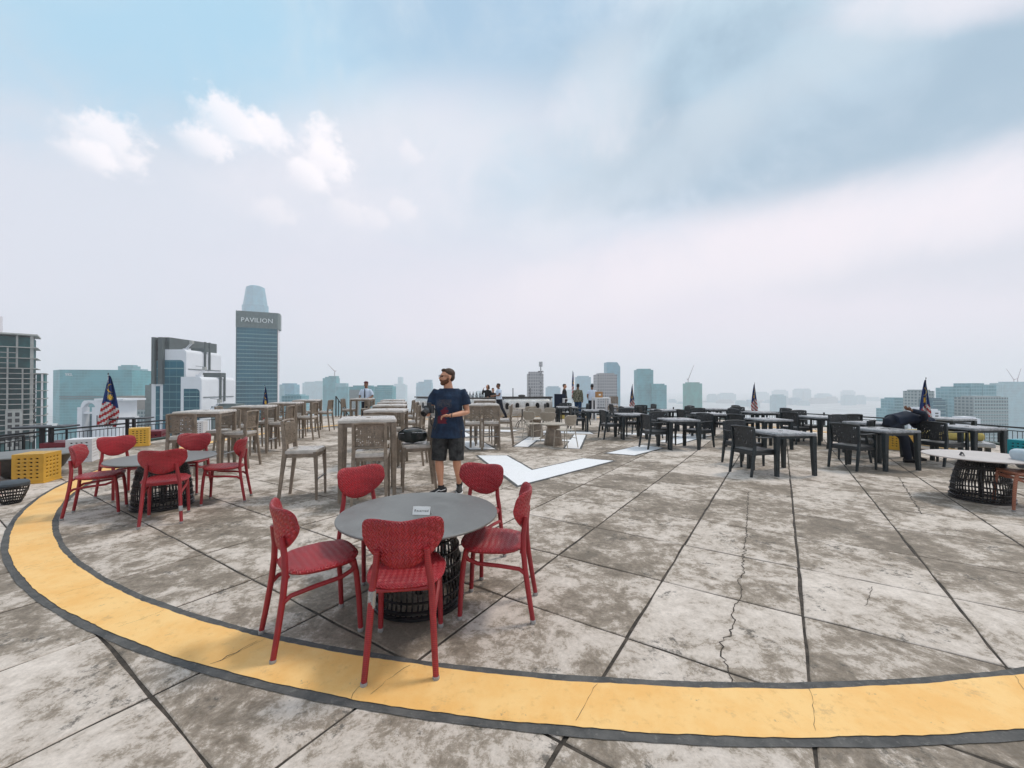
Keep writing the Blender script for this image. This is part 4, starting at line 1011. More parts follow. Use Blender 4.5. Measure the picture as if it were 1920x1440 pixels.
# ------------------------------------------------------------------ bar counter made of aeroplane fuselage
def fuselage(name, a, b, label, nwin, h=1.0, lean=.16, curve=.0, win=True):
    a, b = Vector((*a, 0)), Vector((*b, 0)); L = (b - a).length; ang = math.atan2(b.y - a.y, b.x - a.x)
    t = thing(name, a, ang, label, 'bar counter', 'fuselage bar counter'); n = max(8, int(L / .2))
    prof = [(-.30, 0), (-.33, .04), (-.30 - lean, .30), (-.34 - lean, .52), (-.30 - lean, .74), (-.24 - lean * .6, .90), (-.20, h - .06)]
    rings = []
    for i in range(n + 1):
        k = i / n; e = 1 - .35 * max(0, (abs(k - .5) - .46) / .04) ** 2
        x = L * k; rings.append([(x, (y * e) - curve * math.sin(math.pi * k), z) for y, z in prof] + [(x, .28 - curve * math.sin(math.pi * k), h - .06), (x, .28 - curve * math.sin(math.pi * k), 0)])
    MB().loft(rings).build('skin_panel', 'fuselage', t)
    MB().rbox((L / 2, -.02 - curve * .6, h - .028), (L + .06, .62, .055), .04).build('counter_top', 'counter_dark', t)
    for i in range(nwin):
        x = L * (i + .6) / (nwin + .2); k = x / L; yc = -.345 - lean - curve * math.sin(math.pi * k); m = MB(); R_ = []
        ov = lambda r, y: [(x + r * .105 * abs(math.cos(q_)) ** .8 * (1 if math.cos(q_) > 0 else -1), y, .55 + r * .17 * abs(math.sin(q_)) ** .8 * (1 if math.sin(q_) > 0 else -1)) for q_ in (2 * math.pi * j / 20 for j in range(20))]
        fr = MB().loft([ov(1.30, yc + .03), ov(1.26, yc - .014), ov(1.0, yc - .016), ov(.96, yc + .02)], cap=False).build('window_frame', 'fuselage', t)
        MB().loft([ov(.98, yc + .012), ov(.97, yc + .004)]).build('pane', 'window_dark', fr)
    return t
fuselage('bar_counter', (-5.05, 22.4), (-3.15, 20.6), 'oblique left piece of the old fuselage bar counter', 6)
fuselage('bar_counter', (-3.05, 20.9), (-.75, 20.95), 'middle piece of the fuselage bar counter, under the glasses', 5, .98, .10, .25)
fuselage('bar_counter', (-.62, 20.95), (2.02, 21.35), 'right piece of the fuselage bar counter with five oval windows', 5, 1.02)
gl = thing('glass_tumbler'); MB().lathe([(.028, 0), (.036, .01), (.04, .13), (.037, .13), (.033, .02), (.01, .015)], 12).build('cup', 'clear_glass', gl)
GL = Kind(gl)
for i in range(12): GL.place(-2.55 + .1 * i + random.uniform(-.02, .02), 20.75 + random.uniform(-.1, .1), .982, 0, 'clear glass standing on the middle bar counter', 'glass', 'glasses on the bar counter')
bt_ = thing('bottle'); MB().lathe([(.03, 0), (.036, .01), (.036, .17), (.013, .23), (.013, .29), (.010, .295)], 12).build('body', 'window_dark', bt_)
BK = Kind(bt_)
for i in range(7): BK.place(-2.45 + .16 * i + random.uniform(-.02, .02), 20.98, .982, 0, 'dark bottle standing behind the glasses on the bar', 'bottle', 'bottles on the bar counter')
for x, l in ((.05, 'thin black post rising from the right bar counter, the left one'), (.93, 'thin black post rising from the right bar counter, the middle one')):
    tag(MB().lathe([(.03, 0), (.03, .02), (.022, .03), (.022, .38), (.03, .39), (.03, .42)], 10).build('speaker_post', 'black_metal', loc=(x, 21.1, 1.022)), l, 'post')
tag(MB().lathe([(.16, 0), (.18, .02), (.18, .07), (.10, .09), (.02, .10)], 20).build('tray', 'counter_dark', loc=(.5, 21.15, 1.022)), 'dark round tray on the right bar counter', 'tray')
# flood lamp mast beside the pale tower
t = thing('lamp_mast', (1.65, 23.6, TZ), 0, 'slim mast with a box lamp rising behind the bar counter', 'lamp mast')
MB().tube([(0, 0, 0), (0, 0, 3.35)], .035, 8).build('pole', 'steel', t); MB().box((0, -.02, 3.42), (.20, .14, .28)).build('lamp_head', 'steel', t, smooth=False)
for sx in (-1, 1): MB().tube([(0, 0, 3.0), (sx * .13, 0, 3.02), (sx * .15, -.04, 2.96)], .02, 6).build('bracket', 'black_metal', t)
# service corner
t = thing('speaker_cabinet', (2.40, 20.6, 0), rad(-6), 'tall dark loudspeaker cabinet right of the bar counter', 'loudspeaker')
MB().rbox((0, 0, .58), (.56, .45, 1.16), .03).build('box', 'navy_cloth', t); MB().lathe([(.19, 0), (.2, .01), (.16, .012), (.03, -.03 + .05)], 24, (0, 0, 0)).build('cone', 'black_metal', t, loc=(0, -.227, .45)).rotation_euler = (rad(90), 0, 0)
tag(MB().rbox((0, 0, .15), (.30, .26, .30), .03).build('crate_box', 'yellow_cushion', loc=(2.35, 19.6, .0)), 'small mustard box on the floor beside the loudspeaker', 'box')
t = thing('white_table', (4.12, 19.0, 0), rad(4), 'tall white frame table carrying a cardboard box', 'table')
MB().rbox((0, 0, 1.0), (.72, .6, .045), .02).build('tabletop', 'white_steel', t)
for sx in (-1, 1):
    for sy in (-1, 1): MB().box((sx * .33, sy * .27, .487), (.06, .06, .975)).build('leg', 'white_steel', t, smooth=False)
t = thing('cardboard_box', (4.02, 19.0, 1.024), rad(8), 'brown cardboard box on the tall white table', 'box')
MB().box((0, 0, .135), (.28, .24, .27)).build('carton', 'cardboard', t, smooth=False); MB().box((0, -.1215, .13), (.10, .003, .07)).build('shipping_label', 'paper', t, smooth=False); MB().box((0, 0, .271), (.28, .05, .002)).build('tape_strip', 'tape', t, smooth=False)
bar_chair.place(4.75, 19.3, 0, 160, 'taupe bar chair right of the tall white table', 'chair', BCG)
t = thing('service_shelf', (2.95, 20.2, 0), rad(3), 'white service shelf between the loudspeaker and the man in white', 'shelf')
for sx in (-1, 1): MB().box((sx * .42, 0, .48), (.05, .4, .96)).build('side_panel', 'white_steel', t, smooth=False)
for z in (.15, .55, .93): MB().box((0, 0, z), (.79, .38, .03)).build('shelf_board', 'white_steel', t, smooth=False)
MB().rbox((.15, -.03, .99), (.30, .24, .09), .02).build('till', 'black_metal', t)

# ------------------------------------------------------------------ people
def remesh(o, vox, sm=2):
    r = o.modifiers.new('skin', 'REMESH'); r.mode = 'VOXEL'; r.voxel_size = vox; r.use_smooth_shade = True
    s_ = o.modifiers.new('soft', 'SMOOTH'); s_.factor = .5; s_.iterations = sm; return o
def hand(m, wrist, d, nrm, thumb, curl=.6, s_=1.0):
    """palm, four unequal curled fingers and a thumb leaving the side of the palm"""
    d = Vector(d).normalized(); nrm = Vector(nrm).normalized(); side = d.cross(nrm).normalized() * thumb; w0 = Vector(wrist)
    B = Matrix((side, d, nrm)).transposed()
    m.ell(w0 + d * .045 * s_, (.040 * s_, .052 * s_, .017 * s_), 10, 0, B)
    for k, (o, L) in enumerate(((.027, .070), (.009, .078), (-.009, .073), (-.026, .058))):
        p = w0 + d * .085 * s_ + side * o * s_; a = 0.0; pts = [p - d * .02 * s_]; dd = d.copy()
        for seg in (.45, .32, .23):
            a += curl * .95; q_ = (d * math.cos(a) + nrm * math.sin(a)); p = p + q_ * L * seg * s_; pts.append(p)
        m.tube(pts, [.0092 * s_, .0092 * s_, .0085 * s_, .0075 * s_], 8)
    p = w0 + d * .03 * s_ + side * .034 * s_
    m.tube([p, p + (side * .6 + d * .7).normalized() * .03 * s_, p + (side * .25 + d * .8 + nrm * .5).normalized() * .06 * s_], [.0125 * s_, .0105 * s_, .009 * s_], 8)
def head_geo(m, c, yaw, s_=1.0, pitch=0.0):
    M = Matrix.Rotation(yaw, 3, 'Z') @ Matrix.Rotation(pitch, 3, 'X'); c = Vector(c); P = lambda x, y, z: c + M @ Vector((x * s_, y * s_, z * s_))
    E_ = lambda p, r, n=16: m.ell(P(*p), tuple(k * s_ for k in r), n, 0, M)
    E_((0, .012, .028), (.076, .096, .092), 20); E_((0, -.025, -.035), (.062, .070, .078)); E_((0, -.055, -.082), (.036, .036, .028))
    m.tube([P(0, -.088, .02), P(0, -.112, -.018), P(0, -.098, -.032)], [.009 * s_, .016 * s_, .012 * s_], 8)
    E_((0, -.080, .035), (.050, .018, .014), 10)
    for sx in (-1, 1): E_((sx * .077, .012, -.008), (.010, .018, .030), 10); E_((sx * .038, -.070, -.02), (.026, .022, .024), 10)
    m.tube([P(-.022, -.090, -.058), P(0, -.098, -.056), P(.022, -.090, -.058)], .008 * s_, 6)
    return P, M
def shoe(m, m2, an, toe, L=.27):
    t = Vector((toe[0], toe[1], 0)).normalized(); n_ = Vector((-t.y, t.x, 0)); a = Vector((an[0], an[1], 0))
    prof = [(-.078, .026, .090), (-.05, .038, .100), (-.02, .041, .104), (.03, .043, .098), (.09, .047, .074), (.15, .045, .056), (.185, .034, .044), (.20, .016, .032)]
    for mm, z0, sc_, top in ((m, .018, 1.0, None), (m2, 0.0, 1.07, .022)):
        rings = []
        for x, w0, h in prof:
            h = top or h; cc = a + t * x * L / .27
            rings.append([cc + n_ * (w0 * sc_ * math.cos(q_)) + Vector((0, 0, z0 + (h - z0) * (.5 + .5 * math.sin(q_)))) for q_ in (2 * math.pi * j / 12 for j in range(12))])
        mm.loft(rings)
BASE = dict(pelvis=(0, 0, .96), chest=(0, 0, 1.28), neck=(0, .01, 1.46), head=(0, -.012, 1.635), shR=(-.18, 0, 1.42), shL=(.18, 0, 1.42), elR=(-.235, .03, 1.14), elL=(.235, .03, 1.14),
            haR=(-.23, -.06, .90), haL=(.23, -.06, .90), hipR=(-.09, 0, .93), hipL=(.09, 0, .93), knR=(-.10, -.02, .50), knL=(.10, -.02, .50), anR=(-.10, .02, .08), anL=(.10, .02, .08), toeR=(-.2, -1), toeL=(.2, -1))
def person(loc, deg, label, shirt, trousers, skin='skin_brown', hair='hair_black', yaw=0, pose=None, vox=.016, sleeve=.62, shorts=False, bulk=1.0, cap=None, s_=1.0, longhair=False, pitch=0.0, hem=.84, tie=False, detail=False):
    J = {k: Vector(v if len(v) == 3 else (*v, 0)) for k, v in {**BASE, **(pose or {})}.items()}
    t = thing('person', loc, rad(deg), label, 'person', None); t.scale = (s_,) * 3
    front = Vector((0, -1, 0)); b = MB(); yaw = rad(yaw)
    P, HM = head_geo(b, J['head'], yaw, 1.0, pitch)
    b.tube([J['chest'].lerp(J['neck'], .5), J['neck'], J['head'] + Vector((0, .01, -.05))], [.080, .066, .060], 12)
    b.tube([J['pelvis'], J['chest'], J['chest'].lerp(J['neck'], .7)], [.11 * bulk, .12 * bulk, .09], 14, flat=(front, .7))
    for k in ('R', 'L'):
        sh, el, ha = J['sh' + k], J['el' + k], J['ha' + k]; d = (ha - el).normalized()
        b.tube([sh + Vector((0, 0, -.04)), sh.lerp(el, .35), sh.lerp(el, .7), el, el.lerp(ha, .25), el.lerp(ha, .65), ha], [.040, .045, .043, .039, .040, .032, .025], 12)
        inward = Vector((-1 if k == 'L' else 1, 0, 0)); nrm = J.get('nrm' + k, inward); nrm = (nrm - d * nrm.dot(d))
        if nrm.length < .1: nrm = Vector((0, -1, 0))
        hd = J.get('hd' + k, d); hand(b, ha, hd, nrm - hd * nrm.dot(hd), 1 if k == 'L' else -1, .75)
        hp, kn, an = J['hip' + k], J['kn' + k], J['an' + k]
        b.tube([hp, hp.lerp(kn, .5), kn, kn.lerp(an, .28), kn.lerp(an, .7), an], [.085 * bulk, .075 * bulk, .056, .058 * bulk, .041, .036], 12)
        tt = J['toe' + k].normalized(); b.tube([an + Vector((0, 0, -.02)), Vector((an.x, an.y, .045)) + tt * .06, Vector((an.x, an.y, .036)) + tt * .10], [.034, .024, .015], 8)
    body = remesh(b.build('body', skin, t), vox if detail else vox * .8, 1)
    # shirt
    m = MB(); sh = (J['shR'] + J['shL']) / 2; pe, chs, nk = J['pelvis'], J['chest'], J['neck']
    low = pe + (pe - chs).normalized() * (.96 - hem) if hem < .96 else pe.lerp(chs, (hem - .96) / .32)
    ax = (J['shL'] - J['shR']).normalized(); wd = (J['shL'] - J['shR']).length / 2
    fw = ax.cross((nk - pe).normalized())
    up_ = (nk - chs).normalized(); flare = 1.0 if hem < .9 else .86
    seg = [(low, .224 * bulk * flare, .176 * bulk * flare), (low.lerp(chs, .3), .206 * bulk * flare, .160 * bulk * flare), (low.lerp(chs, .65), .178 * bulk, .132 * bulk), (chs, .176 * bulk, .124 * bulk), (chs.lerp(sh, .55), .182 * bulk, .114 * bulk), (sh - up_ * .012, wd * .93, .092), (sh + up_ * .030, wd * .66, .080), (nk - up_ * .012, .092, .074), (nk + up_ * .012, .070, .066)]
    rg = random.Random(int(loc[0] * 100)); rings = []
    for i, (c, ru, rv) in enumerate(seg):
        rings.append([c + ax * ru * math.cos(q_) * (1 + (.03 * math.sin(7 * q_ + i) if i < 3 else 0)) + fw * rv * math.sin(q_) * (1 + (.04 * math.sin(5 * q_ + 2 * i) if i < 3 else 0)) for q_ in (2 * math.pi * j / 28 for j in range(28))])
    m.loft(rings)
    for k in ('R', 'L'):
        sh_, el, ha = J['sh' + k], J['el' + k], J['ha' + k]; inn = sh_.lerp(J['sh' + ('L' if k == 'R' else 'R')], .22)
        if sleeve <= 1: pts = [inn - up_ * .06, sh_ - up_ * .035, sh_.lerp(el, sleeve * .5), sh_.lerp(el, sleeve)]; rs = [.055, .066, .068 * bulk ** .5, .074 * bulk ** .5]
        else: pts = [inn - up_ * .06, sh_ - up_ * .03, sh_.lerp(el, .5), el, el.lerp(ha, .5), el.lerp(ha, .93)]; rs = [.05, .064, .060, .054, .048, .040]
        m.tube(pts, rs, 14)
    st = remesh(m.build('shirt', shirt, t), vox * .8, 2)
    # trousers
    m = MB(); wst = pe + (chs - pe) * .12
    m.tube([wst, pe, (J['hipR'] + J['hipL']) / 2 + Vector((0, 0, -.06))], [.138 * bulk, .146 * bulk, .140 * bulk], 20, flat=(front, .78))
    for k in ('R', 'L'):
        hp, kn, an = J['hip' + k], J['kn' + k], J['an' + k]
        if shorts: pts = [hp, hp.lerp(kn, .45), hp.lerp(kn, .85), hp.lerp(kn, 1.06)]; rs = [.100 * bulk, .106 * bulk, .099 * bulk, .097 * bulk]
        else: pts = [hp, hp.lerp(kn, .5), kn, kn.lerp(an, .5), an + Vector((0, 0, -.02))]; rs = [.100 * bulk, .090 * bulk, .074, .070, .066]
        m.tube(pts, rs, 16)
    remesh(m.build('trousers' if not shorts else 'shorts', trousers, t), vox * .8, 2)
    for k in ('R', 'L'):
        a_, s2 = MB(), MB(); shoe(a_, s2, J['an' + k], J['toe' + k]); so = a_.build('shoe', 'shoe_black', t); s2.build('sole', 'shoe_white' if detail else 'shoe_black', so)
        if detail:
            tt = J['toe' + k].normalized(); nn = Vector((-tt.y, tt.x, 0)); an = J['an' + k]
            for sg in (-1, 1):
                z = MB().tube([Vector((an.x, an.y, .070)) - tt * .05 + nn * sg * .040, Vector((an.x, an.y, .058)) + tt * .02 + nn * sg * .043, Vector((an.x, an.y, .072)) + tt * .05 + nn * sg * .040, Vector((an.x, an.y, .040)) + tt * .12 + nn * sg * .041], .0055, 6); z.build('side_stripe', 'shoe_white', so)
            MB().tube([an + Vector((0, 0, -.01)), an + Vector((0, 0, .045))], [.045, .043], 14).build('sock', 'shoe_black', t)
    # hair
    h = MB()
    if longhair: h.ell(P(0, .03, .03), (.088, .098, .10), 16, 0, HM); h.tube([P(-.04, .06, .0), P(-.04, .07, -.14)], [.06, .045], 10); h.tube([P(.04, .06, .0), P(.04, .07, -.14)], [.06, .045], 10); h.tube([P(.075, .0, .03), P(.08, .01, -.1)], [.03, .025], 8); h.tube([P(-.075, .0, .03), P(-.08, .01, -.1)], [.03, .025], 8)
    else: h.ell(P(0, .024, .052), (.0795, .092, .078), 18, 0, HM); h.ell(P(0, .050, .005), (.073, .062, .07), 14, 0, HM); h.ell(P(0, -.045, .098), (.052, .040, .026), 12, 0, HM)
    remesh(h.build('hair', hair, t), .007 if detail else .012, 1)
    if cap:
        c = MB(); c.ell(P(0, .01, .085), (.090, .105, .052), 16, 0, HM); c.ell(P(0, -.085, .068), (.065, .06, .012), 12, 0, HM); remesh(c.build('cap', cap, t), .010, 1)
    if tie: MB().loft([[chs + Vector((x * k_ , -.130 - .0 * k_, z)) + Vector((0, y, 0)) for x, y in ((-1, 0), (1, 0), (1, -.012), (-1, -.012))] for k_, z in ((.012, .17), (.020, .0), (.028, -.17), (.003, -.21))]).build('tie', 'trouser_navy', t, smooth=False)
    return t, P, HM, J
man, P, HM, J = person((-.895, 5.80, 0), 0, 'bearded man in a navy T-shirt and dark shorts holding a camera', 'navy_tee', 'black_shorts', 'skin', 'hair_brown', yaw=-64, vox=.0085, sleeve=.66, shorts=True, bulk=1.08, hem=.80, detail=True,
    pose=dict(shR=(-.190, -.01, 1.455), shL=(.205, .03, 1.455), elR=(-.262, .02, 1.17), elL=(.262, .015, 1.145), haR=(-.262, -.205, 1.125), haL=(.055, -.255, 1.115), hdR=(.25, -.75, .55), hdL=(-1, -.18, .02), nrmR=(.9, -.1, .35), nrmL=(.05, -.6, -.8),
              pelvis=(-.005, .01, .95), chest=(0, .0, 1.27), neck=(-.005, .02, 1.475), head=(-.02, -.005, 1.640), hipR=(-.105, 0, .90), hipL=(.105, 0, .90), knR=(-.130, -.03, .50), knL=(.115, -.02, .50), anR=(-.10, -.03, .085), anL=(.135, .15, .095), toeR=(-.85, -.55), toeL=(.12, -1)))
b_ = MB(); b_.ell(P(0, -.030, -.056), (.066, .068, .052), 16, 0, HM); b_.ell(P(0, -.056, -.086), (.042, .044, .033), 14, 0, HM)
for sx in (-1, 1): b_.tube([P(sx * .066, .002, .0), P(sx * .062, -.02, -.05)], [.012, .02], 8)
b_.tube([P(-.028, -.096, -.044), P(0, -.106, -.040), P(.028, -.096, -.044)], .009, 6); remesh(b_.build('beard', 'beard', man), .006, 1)
gls = MB()
for sx in (-1, 1):
    gls.tube([P(sx * .034 + .025 * math.cos(q_), -.104, .014 + .019 * math.sin(q_)) for q_ in (2 * math.pi * i / 16 for i in range(17))], .0026, 5, cap=False); gls.tube([P(sx * .059, -.100, .018), P(sx * .078, -.02, .016), P(sx * .079, .015, .010)], .0028, 5)
gls.tube([P(-.010, -.106, .018), P(.010, -.106, .018)], .0026, 5); gls.build('glasses', 'black_metal', man)
for sx in (-1, 1): MB().ell(P(sx * .033, -.083, .012), (.012, .010, .008), 10).build('eye', 'hair_black', man)
wr = J['haL'] - Vector((-.03, 0, 0)); MB().tube([wr + Vector((.0, .029 * math.cos(q_), .029 * math.sin(q_))) for q_ in (2 * math.pi * i / 14 for i in range(15))], .006, 6, cap=False).build('bracelet', 'black_metal', man)
# his camera
t = thing('camera_body', (-1.105, 5.475, 1.155), rad(-22), 'black camera with a large lens held by the standing man', 'camera')
MB().rbox((0, 0, .05), (.135, .06, .10), .015).build('body', 'black_metal', t); MB().rbox((0, 0, .118), (.05, .055, .04), .01).build('viewfinder', 'black_metal', t)
ln = MB().lathe([(.034, 0), (.038, .01), (.038, .05), (.042, .06), (.042, .115), (.036, .118), (.03, .10)], 24).build('lens', 'shoe_black', t, loc=(.0, -.03, .05)); ln.rotation_euler = (rad(118), 0, 0)
MB().lathe([(.0385, .022), (.0395, .024), (.0395, .045), (.0385, .047)], 24, cap=(False, False)).build('focus_ring', 'grey_cushion', ln)
MB().tube([(.065, .0, .085), (.09, .05, .0), (.075, .08, -.14), (.05, .06, -.22), (.03, .0, -.14), (.04, -.02, -.02)], .008, 6, flat=(Vector((0, 1, 0)), .4)).build('strap', 'black_metal', t)
# uniformed man behind the bar table
person((-5.95, 16.75, 0), -4, 'uniformed man in pale blue shirt, dark tie and maroon cap', 'shirt_white', 'trouser_navy', cap='beret', tie=True, bulk=1.02, hem=.93, sleeve=.8, s_=.985, pose=dict(elR=(-.27, .02, 1.14), elL=(.27, .02, 1.14), haR=(-.20, -.20, 1.08), haL=(.20, -.20, 1.08)))
person((-1.30, 21.9, 0), -15, 'woman in black raising a hand to her face behind the bar', 'shirt_black', 'trouser_navy', 'skin', 'hair_brown', yaw=-25, longhair=True, sleeve=1.5, s_=.93, pose=dict(elR=(-.30, -.10, 1.22), haR=(-.20, -.16, 1.50), elL=(.24, -.02, 1.14), haL=(.1, -.22, 1.05)))
person((-1.0, 21.65, 0), 10, 'dark-haired person in black stooping low behind the bar', 'shirt_black', 'trouser_navy', 'skin', 'hair_black', yaw=15, sleeve=1.5, s_=.83)
person((-.63, 20.05, 0), -62, 'waiter in a white shirt and dark trousers leaning on the bar', 'shirt_white', 'trouser_navy', yaw=-10, hem=.95, s_=.96, pose=dict(elR=(-.22, -.08, 1.15), haR=(-.16, -.33, 1.12), elL=(.2, -.10, 1.15), haL=(.12, -.33, 1.12), anL=(.12, .33, .12), knL=(.10, .12, .50), toeL=(.1, -1), head=(0, -.05, 1.63), neck=(0, -.02, 1.46), chest=(0, -.01, 1.28)))
person((2.72, 21.3, 0), 70, 'person in a dark jacket standing behind the loudspeaker', 'shirt_black', 'trouser_navy', 'skin', 'hair_brown', yaw=0, sleeve=1.5, s_=.95)
person((3.17, 19.75, 0), 150, 'person in a camouflage jacket and jeans seen from behind', 'camouflage', 'jeans', 'skin_brown', 'hair_black', yaw=20, sleeve=1.5, s_=.95, bulk=1.05)
person((3.82, 19.6, 0), 176, 'man in a white shirt and dark trousers seen from behind', 'shirt_white', 'trouser_navy', hem=.93, s_=.94, pose=dict(haR=(-.18, -.22, 1.02), haL=(.18, -.22, 1.02)))
# person bending over the dark table on the right
person((7.86, 8.28, 0), 0, 'person in dark hooded clothes bending over the dark tables at the right', 'navy_cloth', 'trouser_navy', 'skin_brown', 'navy_cloth', yaw=90, pitch=rad(62), sleeve=1.6, hem=.97, longhair=True,
       pose=dict(pelvis=(-.22, 0, .80), chest=(.10, 0, .90), neck=(.38, 0, .86), head=(.54, 0, .765), shR=(.30, -.17, .86), shL=(.30, .17, .86), elR=(.16, -.27, .99), haR=(-.05, -.24, 1.05), elL=(.42, .16, .70), haL=(.60, .08, .72), hdR=(-.9, .1, .3),
                 hipR=(-.24, -.09, .76), hipL=(-.24, .09, .76), knR=(-.06, -.10, .47), knL=(.16, .10, .46), anR=(.02, -.10, .09), anL=(.40, .10, .09), toeR=(1, -.2), toeL=(1, .1)))

# ------------------------------------------------------------------ the city beyond
def bx(px, d): return (px - 960) / 770 * d              # sideways metres of a survey bearing at distance d
def bz(py, d): return CAM_H + (726 - py) / 770 * d       # height of a survey elevation at distance d
def footprint(pa, da, pb, db, depth):
    A = Vector((bx(pa, da), da)); B = Vector((bx(pb, db), db)); e = (B - A).normalized(); n_ = Vector((-e.y, e.x))
    if n_.y < 0: n_ = -n_
    return A, B, e, n_, depth
def block(name, parent, pa, da, pb, db, depth, top, mat, base=GZ, loc=None):
    A, B, e, n_, dp = footprint(pa, da, pb, db, depth)
    o = loc or Vector((0, 0, 0)); poly = [(p.x - o.x, p.y - o.y) for p in (A, B, B + n_ * dp, A + n_ * dp)]
    return MB().prism(poly, base - o.z, top - o.z).build(name, mat, parent, smooth=False)
CITY = 'tower blocks of the skyline'
def tower(label, pa, pb, py, d, mat, depth=None, db=None, extra=(), name='tower_block', cat='building', bands=None, floor_h=None):
    if d >= 600: d = d * 1.35
    db = db or d; A, B, e, n_, dp = footprint(pa, d, pb, db, depth or (abs(bx(pb, d) - bx(pa, d)) * .8))
    o = Vector((A.x, A.y, GZ)); t = thing(name, o, 0, label, cat, CITY); top = bz(py, d)
    block('wall', t, pa, d, pb, db, dp, top, mat, loc=o)
    MB().prism([tuple(p - Vector((o.x, o.y))) for p in (A + e * .12 * (B - A).length + n_ * .15 * dp, B - e * .12 * (B - A).length + n_ * .15 * dp, B - e * .12 * (B - A).length + n_ * .85 * dp, A + e * .12 * (B - A).length + n_ * .85 * dp)], top - GZ + .02, top - GZ + max(1.0, d * .003)).build('roof_plant', mat, t, smooth=False)
    for k, (qa, qb, qy, qm) in enumerate(extra): block('wing', t, qa, d - .6 - .5 * k, qb, db - .6 - .5 * k, dp * .8, bz(qy, d), qm, loc=o)
    if bands:
        b = MB(); L = (B - A).length; z = top - 2
        while z > top - 75 and z > GZ + 3:
            b.prism([tuple(p - Vector((o.x, o.y))) for p in (A - n_ * .35, B - n_ * .35, B - n_ * .02, A - n_ * .02)], z - GZ - bands, z - GZ); z -= floor_h or 3.6
        tag(b.build('floor_bands', 'fin_pale', t, smooth=False), kind='stuff')
    return t
def crane(label, px, py0, py1, jx, jy, d):
    d = d * 1.35
    x, z0, z1 = bx(px, d), bz(py0, d), bz(py1, d); t = thing('tower_crane', (x, d + 6, z0), 0, label, 'crane', 'cranes on the skyline'); r = d * .0011
    MB().tube([(0, 0, 0), (0, 0, z1 - z0)], r, 4).build('mast', 'crane_paint', t); j = Vector((bx(jx, d) - x, 0, bz(jy, d) - z0))
    MB().tube([(0, 0, z1 - z0), j], [r, r * .5], 4).build('jib', 'crane_paint', t); b = Vector((0, 0, z1 - z0)) - (j - Vector((0, 0, z1 - z0))) * .22; b.z = z1 - z0 + abs(b.z - (z1 - z0)) * .3
    MB().tube([(0, 0, z1 - z0), b], r * .9, 4).build('counter_jib', 'crane_paint', t); return t
# 1 unfinished concrete tower at the left edge, its front turned toward the camera
D = 150.0; k = D / 770; o = Vector((bx(62, D), D, GZ)); PH = rad(46); t = thing('unfinished_tower', o, PH, 'unfinished concrete tower with open floors at the left edge', 'building')
def lx(px): r = (px - 960) / 770; return -(o.x - D * r) / (math.cos(PH) - math.sin(PH) * r)
x0, x1 = lx(-70), 0.0; dep = 16.0; cz = lambda y: bz(y, D) - GZ
MB().box(((x0 + x1) / 2, 1.6 + dep / 2, cz(632) / 2), (x1 - x0 - .6, dep - 2, cz(632))).build('netting', 'net_teal', t, smooth=False)
ys = [628, 652, 672, 691, 700.5, 710, 719.5, 729, 738.5, 748, 757.5, 767, 776.5, 786, 795.5, 805, 815, 825]
for i, y in enumerate(ys):
    ov = 1.0 if i < 4 else .25
    MB().box(((x0 + x1) / 2 + ov / 2, dep / 2 - .3, cz(y)), (x1 - x0 + ov, dep + .6, .24 if i else .5)).build('floor_slab', 'raw_concrete', t, smooth=False)
for px, ya, yb, wv in ((13.5, 652, 830, .40), (31, 629, 691, .5), (42, 691, 830, .4), (59, 629, 830, .8), (-18, 629, 830, .4), (-40, 629, 830, .4)):
    MB().box((lx(px), .5, (cz(ya) + cz(yb)) / 2), (wv, .7, cz(ya) - cz(yb) - .5)).build('column', 'raw_concrete', t, smooth=False)
for y in (662.5, 681.5): MB().box(((x0 + lx(30)) / 2, .35, cz(y)), (lx(30) - x0, .5, .25)).build('edge_beam', 'raw_concrete', t, smooth=False)
MB().box((lx(75), 9, cz(701) / 2), (lx(82) - lx(66), 12, cz(701))).build('wing_netting', 'net_teal', t, smooth=False)
for y in (700, 716, 732.5, 748, 764, 780, 796): MB().box((lx(75), 8.7, cz(y)), (lx(86) - lx(64), 13.4, .34)).build('wing_slab', 'raw_concrete', t, smooth=False)
MB().box((lx(78), 2.5, (cz(701) + cz(830)) / 2), (.5, .6, cz(701) - cz(830))).build('wing_column', 'render_pink', t, smooth=False)
wl = MB().box((lx(27), -.5, (cz(768) + cz(840)) / 2), (lx(43) - lx(11), .6, cz(768) - cz(840))).build('window_wall', 'raw_concrete', t, smooth=False)
for yy in range(773, 838, 11):
    for px in (19.5, 33.5): MB().box((lx(px), -.82, cz(yy + 3)), (lx(px + 4) - lx(px - 4), .1, 7 * k)).build('window', 'window_dark', wl, smooth=False)
tower('pale slim tower rising behind the unfinished tower', -60, 4, 586, 305, 'render_pink', 5, db=322)
